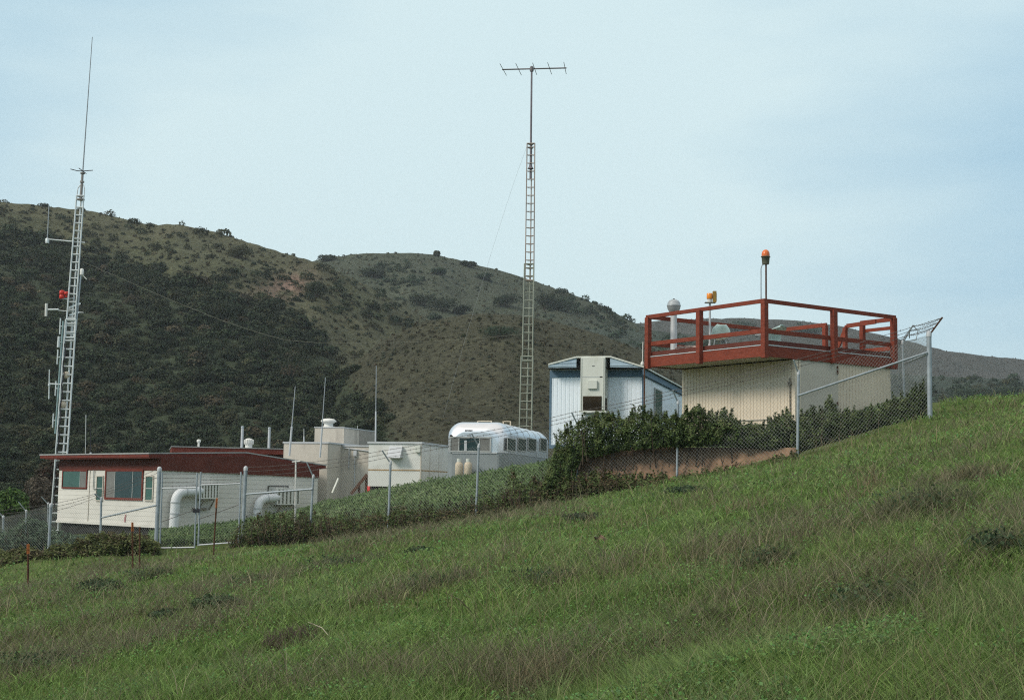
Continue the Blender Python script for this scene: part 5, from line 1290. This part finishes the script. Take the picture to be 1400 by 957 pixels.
# trunk thicket under the left end of the hedge
BT = [(318, 735), (326, 720), (345, 711), (370, 707), (400, 705), (440, 704), (480, 707), (520, 702), (560, 694), (590, 694), (612, 690), (632, 690), (648, 684), (662, 676), (676, 684), (690, 668), (700, 648), (712, 662), (730, 662), (745, 650), (760, 652), (790, 650), (830, 652), (880, 655), (925, 653), (960, 651), (1000, 645), (1040, 638), (1085, 622)]
BB = [(318, 752), (400, 746), (480, 740), (560, 732), (640, 722), (700, 712), (760, 697), (850, 678), (925, 666), (1000, 651), (1085, 633)]
BY = lambda x: float(np.interp(x, [318, 423, 531, 651, 788, 925, 1090], [43.9, 43.2, 40.8, 38.9, 36.5, 34.95, 33.1]))
BL_ = [(318, 372, 'bramble bush at the foot of the domed gate post', 1), (372, 425, 'dark bramble bush around the slim white pole', 1), (425, 478, 'low dark bramble under the fence in front of the beige block', 1), (478, 535, 'bramble under the fence in front of the white shelter box', 1),
       (535, 590, 'low bramble right of the fence post below the shelter box', 1), (590, 645, 'brown bramble under the fence in front of the trailer front', 1), (645, 688, 'brown thicket right of the fence post before the silver trailer', 1), (688, 740, 'tall brown thicket climbing the fence below the trailer side windows', 1),
       (740, 795, 'dense bare thicket below the left end of the hedge', 1.3), (795, 860, 'low scrub at the foot of the orange earth bank, left part', .9), (860, 925, 'low scrub under the earth bank left of the middle fence post', .7), (925, 1000, 'sparse twigs in front of the orange earth bank', .5), (1000, 1085, 'dry twigs under the right end of the earth bank', .6)]
for a, b, lab, dn in BL_:
    strip_bush('bramble', lab, 'bush', a, b, BT, BB, BY, .6, int(2600 * dn * (b - a) / 52), .080, BRAMB, 'brambles along the fence foot', asp=.5, twigs=int(60 * (b - a) / 52), rough=6, sprigs=12)
# leafy row left of the gate
LT_ = [(-60, 745), (0, 752), (30, 748), (60, 751), (100, 743), (112, 735), (140, 729), (165, 728), (195, 734), (215, 741), (240, 748), (320, 742)]
LB_ = [(-60, 795), (0, 787), (60, 782), (120, 772), (180, 764), (215, 760), (320, 752)]
LY = lambda x: float(np.interp(x, [-60, 60, 215, 320], [46.5, 45.2, 43.6, 43.2]))
for a, b, lab in ((-50, 12, 'olive bush at the far left end of the row below the bungalow'), (12, 62, 'olive bush behind the lone orange tipped stake'), (62, 112, 'low olive bush under the left corner of the bungalow'), (112, 165, 'tallest olive bush below the big red framed window'), (165, 214, 'olive bush by the pair of stakes left of the gate')):
    strip_bush('leafy_bush', lab, 'bush', a, b, LT_, LB_, LY, .8, 2600, .11, OLIVE, 'olive bushes below the bungalow', asp=.6, rough=3)
for a, b, t_, b_, Y, lab, pal, lf in (
    (2, 34, [(0, 672), (15, 668), (36, 676)], [(0, 705), (36, 702)], 78, 'bright green bush at the left beyond the far fence', LIME, .2),
    (32, 68, [(30, 668), (45, 652), (70, 655)], [(30, 702), (70, 690)], 80, 'greyish brown half bare bush behind the far fence', [(.09, .075, .055), (.07, .06, .045), (.12, .10, .075)], .16),
    (52, 84, [(50, 640), (66, 625), (86, 630)], [(50, 668), (86, 672)], 84, 'reddish brown bush behind the foot of the left tower', [(.075, .04, .03), (.055, .035, .025), (.05, .045, .028)], .18),
    (16, 66, [(14, 722), (40, 706), (66, 715)], [(14, 752), (66, 752)], 52, 'blue green shrub inside the left fence', TEAL, .13),
    (70, 132, [(70, 722), (100, 730), (132, 738)], [(70, 755), (132, 752)], 50, 'blue green shrub under the left corner of the bungalow', TEAL, .13),
    (-40, 14, [(-40, 730), (0, 726), (14, 732)], [(-40, 765), (14, 758)], 51, 'blue green shrub at the far left inside the fence', TEAL, .13)):
    strip_bush('leafy_bush', lab, 'bush', a, b, t_, b_, lambda x, Y=Y: Y, 1.2, 1600, lf, pal, None, asp=.6, rough=3)

# exposed earth bank under the hedge
BF = lambda x: float(np.interp(x, [740, 788, 925, 1090], [37.2, 36.5, 35.0, 33.0]))
nx, nz_ = 90, 14; V = []
for j in range(nz_):
    for i in range(nx):
        a = 790 + (1092 - 790) * i / (nx - 1); q = j / (nz_ - 3)
        if j < nz_ - 2: y = curve([(790, 612), (1092, 612)], a) + (curve([(790, 668), (925, 660), (1092, 632)], a) - 612) * (1 - q); Y = BF(a) + .18 + .35 * q
        else: y = 612; Y = BF(a) + .9 + (j - nz_ + 2) * .9
        p = P(a, y, Y)
        if j >= nz_ - 2: p.z = P(a, 612, BF(a) + .53).z + .02
        n_ = float(fbm(p.x * 1.6, p.z * 2.5 + 9, 33) - .5); p.y += n_ * .5 * (j < nz_ - 2); V.append(p)
idx = np.arange(nx * nz_).reshape(nz_, nx); qd = np.stack([idx[:-1, :-1], idx[:-1, 1:], idx[1:, 1:], idx[1:, :-1]], -1).reshape(-1, 4)
o = arr_mesh('earth_bank', np.array(V), qd, None, MT['earth'], smooth=True); tag(o, kind='structure')

# ================================================================== leafy ground cover in the yard
N = 62000
px = RNG.uniform(205, 1240, N); Yf_ = np.interp(px, [205, 331, 423, 531, 651, 788, 925, 1240], [45, 44.4, 43.6, 41.2, 39.2, 37.2, 36.4, 35])
Y = Yf_ + (54 - Yf_) * RNG.random(N) ** 1.3
keep = (px < 790) | (Y < 38.5) | (RNG.random(N) < .2)
px, Y = px[keep], Y[keep]; N = len(px)
r = np.array([ray(a, 690)[:] for a in px]); X = r[:, 0] * Y; Zg = gz(X, Y)
h = .02 + .34 * np.where(Y > 49, .5, 1) * RNG.random(N) ** 1.3 * fbm(X * 1.4, Y * 1.4, 88)
C = np.stack([X, Y, Zg + h], 1); nrm = RNG.normal(0, .5, (N, 3)) + np.array([[-.3, -.5, .7]])
pt_ = fbm(X * .5, Y * .5, 77); pal = np.array([(.060, .105, .036), (.088, .145, .050), (.12, .180, .068), (.16, .21, .095)])
col = pal[np.clip((pt_ * 4 + RNG.normal(0, .6, N)).astype(int), 0, 3)] * (1 + RNG.normal(0, .2, (N, 1)))
lv = Leaves(); lv.add(*leaf_arrays(C, nrm, .19 * RNG.uniform(.5, 1.5, N), .055, np.clip(col, .004, .8)))
o = lv.mesh('ground_cover', MT['leaf']); tag(o, kind='stuff')
# ================================================================== meadow grass
def blades(X, Y, Zg, h, wd, lean, col, root=.6):
    """bent two-piece blades: six corners, two faces each"""
    n = len(X); a = RNG.uniform(0, 2 * math.pi, n); ca, sa = np.cos(a), np.sin(a)
    la = RNG.uniform(0, 2 * math.pi, n); lx, ly = np.cos(la) * lean * h, np.sin(la) * lean * h
    B = np.stack([X, Y, Zg - .01], 1); Mi = np.stack([X + lx * .35, Y + ly * .35, Zg + h * .6], 1); T = np.stack([X + lx, Y + ly, Zg + h], 1)
    W = np.stack([ca, sa, 0 * ca], 1) * (wd / 2)[:, None]
    V = np.stack([B - W * .8, B + W * .8, Mi - W, Mi + W, T - W * .18, T + W * .18], 1).reshape(-1, 3)
    i = np.arange(n)[:, None] * 6
    Fq = np.concatenate([i + np.array([[0, 1, 3, 2]]), i + np.array([[2, 3, 5, 4]])], 0)
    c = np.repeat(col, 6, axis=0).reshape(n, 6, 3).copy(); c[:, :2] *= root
    return V, Fq, c.reshape(-1, 3)
def limitY(px): return np.interp(px, [-100, 60, 214, 331, 423, 531, 651, 788, 925, 1090, 1271, 1290, 1500], [46, 46, 44.2, 43.5, 42.8, 40.3, 38.3, 36.3, 34.9, 33, 33.2, 38, 38])
def scatter(n, p=1.6, y0=4.5):
    px = RNG.uniform(-90, 1490, n); y1 = limitY(px); q = RNG.random(n)
    e = 1 - p; Y = (y0 ** e + q * (y1 ** e - y0 ** e)) ** (1 / e)
    X = np.array((px - 700) / FPX) * Y
    return px, X, Y
def along(X, Y): return (21 * X - 11 * Y) / 23.7, (11 * X + 21 * Y) / 23.7
def fields(X, Y):
    w_, v_ = along(X, Y)
    weed = fbm(w_ / 5.5 + 3, v_ / 1.5, 101, 4); dry = fbm(w_ / 4 + 9, v_ / 2.2, 102, 4); tone = fbm(X / 1.1, Y / 1.6, 103, 4); big = fbm(w_ / 9, v_ / 3.5, 104, 3)
    return weed, dry, tone, big
BANDS = [  # drifts of dead weeds lying along the contour: points of the photo, half width in px, strength
    ([(760, 700), (660, 716), (560, 738), (480, 752), (400, 778), (320, 802), (210, 836), (80, 868), (-60, 900)], 17, 1.0),
    ([(260, 768), (200, 778), (120, 792), (40, 812), (-60, 832)], 14, .9), ([(700, 772), (620, 796), (540, 818), (470, 836)], 13, .8),
    ([(330, 842), (240, 862), (150, 892)], 12, .8), ([(120, 905), (0, 935)], 18, .7), ([(420, 880), (330, 915)], 14, .6),
    ([(1110, 716), (1030, 742), (960, 760)], 26, .9), ([(1330, 660), (1230, 690), (1140, 722)], 34, .8), ([(1260, 790), (1160, 810), (1060, 826), (960, 838)], 26, .75),
    ([(1400, 730), (1310, 740)], 24, .7), ([(880, 770), (800, 796), (730, 812)], 15, .6), ([(760, 930), (700, 950)], 24, .8), ([(1000, 690), (930, 700)], 14, .5)]
def bands(X, Y, Zg):
    qx, qy = proj(X, Y, Zg); out = np.zeros(len(X))
    wob = (fbm(qx / 45, qy / 22, 130, 3) - .5) * 26
    for pts, hwid, st in BANDS:
        xs = np.array([p[0] for p in pts][::-1], float); ys = np.array([p[1] for p in pts][::-1], float)
        d = np.abs(qy + wob - np.interp(qx, xs, ys)) / hwid
        ex = np.maximum(np.maximum(xs[0] - qx, qx - xs[-1]), 0) / 40
        out = np.maximum(out, st * np.exp(-d * d - ex * ex))
    return out * np.clip(.45 + 1.3 * (fbm(qx / 16, qy / 10, 131, 3) - .3), .1, 1.2), qx, qy
GREENS = np.array([(.110, .190, .050), (.138, .226, .060), (.166, .258, .072), (.200, .284, .088), (.170, .240, .098)])
# 1 short lush blades
n = 420000; px, X, Y = scatter(n); weed, dry, tone, big = fields(X, Y)
k = np.clip(((tone * .9 + big * .5 - .2) * 5 + RNG.normal(0, .7, n)).astype(int), 0, 4)
col = GREENS[k] * (1 + RNG.normal(0, .22, (n, 1)))
bd, qx, qy = bands(X, Y, gz(X, Y)); browned = RNG.random(n) < np.clip(.04 + .75 * bd + (weed - .60) * 1.5, .03, .75)
col[browned] = np.array([(.18, .17, .095)]) * (1 + RNG.normal(0, .3, (browned.sum(), 1)))
h = (.025 + .085 * RNG.random(n)) * (.1 + 1.8 * tone) ; wd = np.maximum(.0048, .00062 * Y) * RNG.uniform(.7, 1.6, n)
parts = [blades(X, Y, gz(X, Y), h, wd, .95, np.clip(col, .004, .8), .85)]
# 2 longer blades in tussocks
n = 60000; px, X, Y = scatter(n); weed, dry, tone, big = fields(X, Y)
sel = fbm(X * 2.2, Y * 2.2, 110, 2) > .52; X, Y, tone, dry, weed = X[sel], Y[sel], tone[sel], dry[sel], weed[sel]; n = len(X)
col = np.array([(.13, .195, .068), (.165, .225, .082), (.21, .24, .105)])[RNG.integers(0, 3, n)] * (1 + RNG.normal(0, .2, (n, 1)))
h = (.08 + .16 * RNG.random(n)); wd = np.maximum(.0042, .00048 * Y) * RNG.uniform(.7, 1.4, n)
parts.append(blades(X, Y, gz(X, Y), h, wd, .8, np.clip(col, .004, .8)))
# 3 pale dry stalks, thicker toward the right of the meadow
n = 130000; px, X, Y = scatter(n); weed, dry, tone, big = fields(X, Y)
pr = np.clip((dry - .47) * 3.2, 0, 1) * np.clip(.30 + .8 * (px - 300) / 700, .2, 1.2) + .04
sel = RNG.random(n) < pr * .55 * np.clip((Y - 5) / 12, .2, 1); X, Y = X[sel], Y[sel]; n = len(X)
col = np.array([(.26, .215, .125), (.20, .17, .10), (.15, .125, .075), (.30, .26, .16)])[RNG.integers(0, 4, n)] * (1 + RNG.normal(0, .2, (n, 1)))
h = .10 + .40 * RNG.random(n) ** 1.8; wd = np.maximum(.0020, .00026 * Y) * RNG.uniform(.7, 1.4, n)
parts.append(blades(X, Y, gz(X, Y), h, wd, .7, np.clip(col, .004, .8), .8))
# 4 brownish grey dead weeds in bands along the contour
n = 260000; px, X, Y = scatter(n); weed, dry, tone, big = fields(X, Y)
bd, qx, qy = bands(X, Y, gz(X, Y)); sel = RNG.random(n) < np.clip(bd * 1.5 + (weed - .64) * 3, 0, .95); X, Y = X[sel], Y[sel]; n = len(X)
col = np.array([(.215, .190, .125), (.175, .158, .102), (.26, .23, .155), (.135, .165, .072), (.125, .115, .075)])[RNG.integers(0, 5, n)] * (1 + RNG.normal(0, .25, (n, 1)))
h = .08 + .26 * RNG.random(n) ** 1.4; wd = np.maximum(.0028, .00036 * Y) * RNG.uniform(.7, 1.4, n)
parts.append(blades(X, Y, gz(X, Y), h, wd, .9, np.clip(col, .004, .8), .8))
off = 0; Vs, Fs, Ts = [], [], []
for V, Fq, T in parts: Vs.append(V); Fs.append(Fq + off); Ts.append(T); off += len(V)
o = arr_mesh('grass', np.concatenate(Vs), np.concatenate(Fs), np.concatenate(Ts), MT['blade']); tag(o, kind='stuff')
print('grass verts', off)
# 5 broad low leaves (clover, mallow) among the blades
n = 110000; px, X, Y = scatter(n, 1.7); sel = fbm(X * 1.1 + 4, Y * 1.3, 120, 3) > .46; X, Y = X[sel], Y[sel]; n = len(X)
C = np.stack([X, Y, gz(X, Y) + .04 + .10 * RNG.random(n)], 1); lv = Leaves()
sz = np.maximum(.014, .0011 * Y) * RNG.uniform(.7, 1.6, n)
lv.add(*leaf_arrays(C, np.tile([[0, -.3, 1.0]], (n, 1)), sz * 1.3, sz, varied((.105, .195, .060), n, .28)))
o = lv.mesh('broadleaf_weeds', MT['leaf']); tag(o, kind='stuff')

# ================================================================== meadow clumps one can tell apart
def twig_clump(name, label, cat, px_, py_, w_, h_, cols, n, leafcol=None, nleaf=0, group=None, spread=.7, up=1.0, rad_=.003):
    c = ground_hit(px_, py_); k = c.y / FPX; wm, hm = w_ * k / 2, h_ * k * .72; n = int(n * .42); wm *= 1.25
    t = thing(name, label, cat, c - Z * .03, group)
    a = RNG.uniform(0, 2 * math.pi, n); r0 = wm * RNG.random(n) ** .7
    r0 = np.minimum(r0, wm * .8); X = c.x + np.cos(a) * r0; Y = c.y + np.sin(a) * r0 * .8
    hh = hm * (.45 + .65 * RNG.random(n)) * (1 - .45 * (r0 / wm) ** 2) * up
    col = np.array(cols)[RNG.integers(0, len(cols), n)] * (1 + RNG.normal(0, .22, (n, 1)))
    V, Fq, T = blades(X, Y, gz(X, Y), hh, np.maximum(rad_, .00042 * Y) * RNG.uniform(.7, 1.5, n), spread, np.clip(col, .004, .8), .7)
    arr_mesh('stalks', V, Fq, T, MT['blade'], t)
    if nleaf:
        lv = Leaves(); bush(lv, (c.x, c.y, c.z + hm * .28), (wm, wm * .8, hm * .62), nleaf, max(.045, 3.2 * k), leafcol, hollow=.2, asp=.6); lv.mesh('foliage', MT['leaf'], t)
DGRN = [(.036, .064, .032), (.052, .085, .042), (.075, .110, .055)]
GRTW = [(.17, .155, .105), (.13, .122, .085), (.21, .19, .135), (.11, .135, .065), (.13, .155, .075), (.10, .13, .05)]
TANS = [(.27, .22, .13), (.21, .175, .105), (.15, .12, .07), (.31, .265, .17)]
for args in [
    ('weed_clump', 'dark weed clump below the lone orange tipped stake, nearest the left', 'weeds', 140, 808, 62, 26, GRTW, 500, DGRN, 900),
    ('weed_clump', 'brown dry weed clump below the gate in the left meadow', 'weeds', 205, 792, 58, 26, GRTW, 900, DGRN, 250),
    ('weed_clump', 'dark green leafy clump in the left meadow, the larger of a close pair', 'weeds', 300, 834, 66, 30, GRTW, 250, DGRN, 1500),
    ('weed_clump', 'dark green leafy clump left of its larger neighbour in the left meadow', 'weeds', 228, 848, 46, 22, GRTW, 200, DGRN, 900),
    ('weed_clump', 'brown grey weed clump above the pair of dark green clumps', 'weeds', 345, 800, 80, 24, GRTW, 1100, DGRN, 200),
    ('weed_clump', 'long brown weed patch on the meadow below the shelter box', 'weeds', 470, 775, 110, 26, GRTW, 1500, DGRN, 200),
    ('weed_clump', 'small dark green plant below the silver trailer in the meadow', 'weeds', 577, 757, 40, 15, GRTW, 80, DGRN, 600),
    ('weed_clump', 'brown weed patch in the middle of the meadow left of the short stake', 'weeds', 590, 800, 110, 26, GRTW, 1400, DGRN, 150),
    ('weed_clump', 'grey green plant at the fence foot under the dense thicket', 'weeds', 800, 712, 60, 17, GRTW, 150, [(.06, .075, .05), (.045, .06, .04)], 800),
    ('weed_clump', 'dark green plant at the foot of the middle fence post', 'weeds', 945, 675, 64, 18, GRTW, 80, DGRN, 900),
    ('weed_clump', 'grey twiggy clump standing in the right meadow below the tall fence corner', 'weeds', 1045, 778, 84, 58, GRTW, 1100, DGRN, 120),
    ('weed_clump', 'dark olive clump in the near meadow below the grey twiggy one', 'weeds', 965, 852, 76, 40, GRTW, 700, None, 0),
    ('weed_clump', 'big tangle of grey brown weeds at the lower right of the meadow', 'weeds', 1200, 840, 150, 75, GRTW, 1900, DGRN, 200),
    ('weed_clump', 'brown bushy weeds on the right slope below the fence corner', 'weeds', 1265, 700, 130, 60, GRTW, 2000, DGRN, 150),
    ('weed_clump', 'tan bare weed clump high on the right slope near the grass crest', 'weeds', 1330, 660, 90, 44, TANS + GRTW, 900, DGRN, 0),
    ('grass_tussock', 'pale dry grass tussock with the tallest stalks below the shed door', 'dry grass', 1192, 668, 40, 52, TANS, 150, None, 0),
    ('grass_tussock', 'pale dry grass tussock below the rightmost hedge shrub', 'dry grass', 1165, 690, 90, 44, TANS, 260, None, 0),
    ('grass_tussock', 'wide tan tussock in the meadow straight below the fence post by the shed corner', 'dry grass', 1020, 700, 100, 40, TANS, 300, None, 0),
    ('grass_tussock', 'tan tussock at the bottom of the near meadow with long stalks', 'dry grass', 735, 945, 80, 90, TANS, 260, None, 0),
    ('grass_tussock', 'thin tan tussock right of the short rusty stake', 'dry grass', 880, 720, 70, 36, TANS, 160, None, 0),
    ('weed_clump', 'brown weed patch at the lower left of the meadow', 'weeds', 60, 915, 120, 40, GRTW, 1100, DGRN, 500),
    ('weed_clump', 'pinkish dry weed clump in the lower left meadow under the dark green pair', 'weeds', 395, 880, 70, 38, [(.15, .11, .09), (.11, .085, .07)], 600, None, 0),
    ('weed_clump', 'dry brown weed clump beside the short rusty stake', 'weeds', 745, 800, 80, 40, GRTW, 500, DGRN, 80),
    ('weed_clump', 'dark twiggy weeds at the right edge of the near meadow', 'weeds', 1370, 760, 90, 60, GRTW, 900, DGRN, 300)]:
    twig_clump(*args)
for x0, y0, x1, y1, lab, mt in ((605, 808, 652, 847, 'dark bent stem leaning in the middle of the meadow', 'twig'), (421, 850, 456, 877, 'pale dry stem lying in the left meadow', 'tan')):
    a, b = ground_hit(x1, y1), ground_hit(x0, y0); yy = a.y
    e = P(x0, y0, yy); m = MB(); m.path([a, a.lerp(e, .55) + Vector((.02, 0, .03)), e], [.005, .0045, .002], 5); o = m.build('stem', MT[mt], None); tag(o, lab, 'plant stem')
c = ground_hit(819, 743); t = thing('clod', 'small reddish brown clod of earth right of the short rusty stake', 'clod', c)
m = MB(); m.lathe(c - Z * .02, [(.06, 0), (.09, .03), (.08, .07), (.035, .095), (.006, .10)], 9); o = m.build('lump', MT['clod'], t)
for v in o.data.vertices: v.co += Vector(RNG.normal(0, .018, 3))

# ================================================================== thin air
m = MB(); m.box(Frame((0, 0), (1, 0)), -990, 990, -1030, 560, -48, 120)
hz = m.build('haze', None if False else MT['dark'], None); hz.data.materials.clear()
hm = bpy.data.materials.new('thin_air'); hm.use_nodes = True; nt = hm.node_tree
nt.nodes.remove(nt.nodes['Principled BSDF']); pv = nt.nodes.new('ShaderNodeVolumePrincipled')
pv.inputs['Color'].default_value = (.82, .90, .96, 1); pv.inputs['Density'].default_value = .00022; pv.inputs['Anisotropy'].default_value = .2
nt.links.new(pv.outputs[0], nt.nodes['Material Output'].inputs['Volume'])
hz.data.materials.append(hm); tag(hz, kind='stuff')
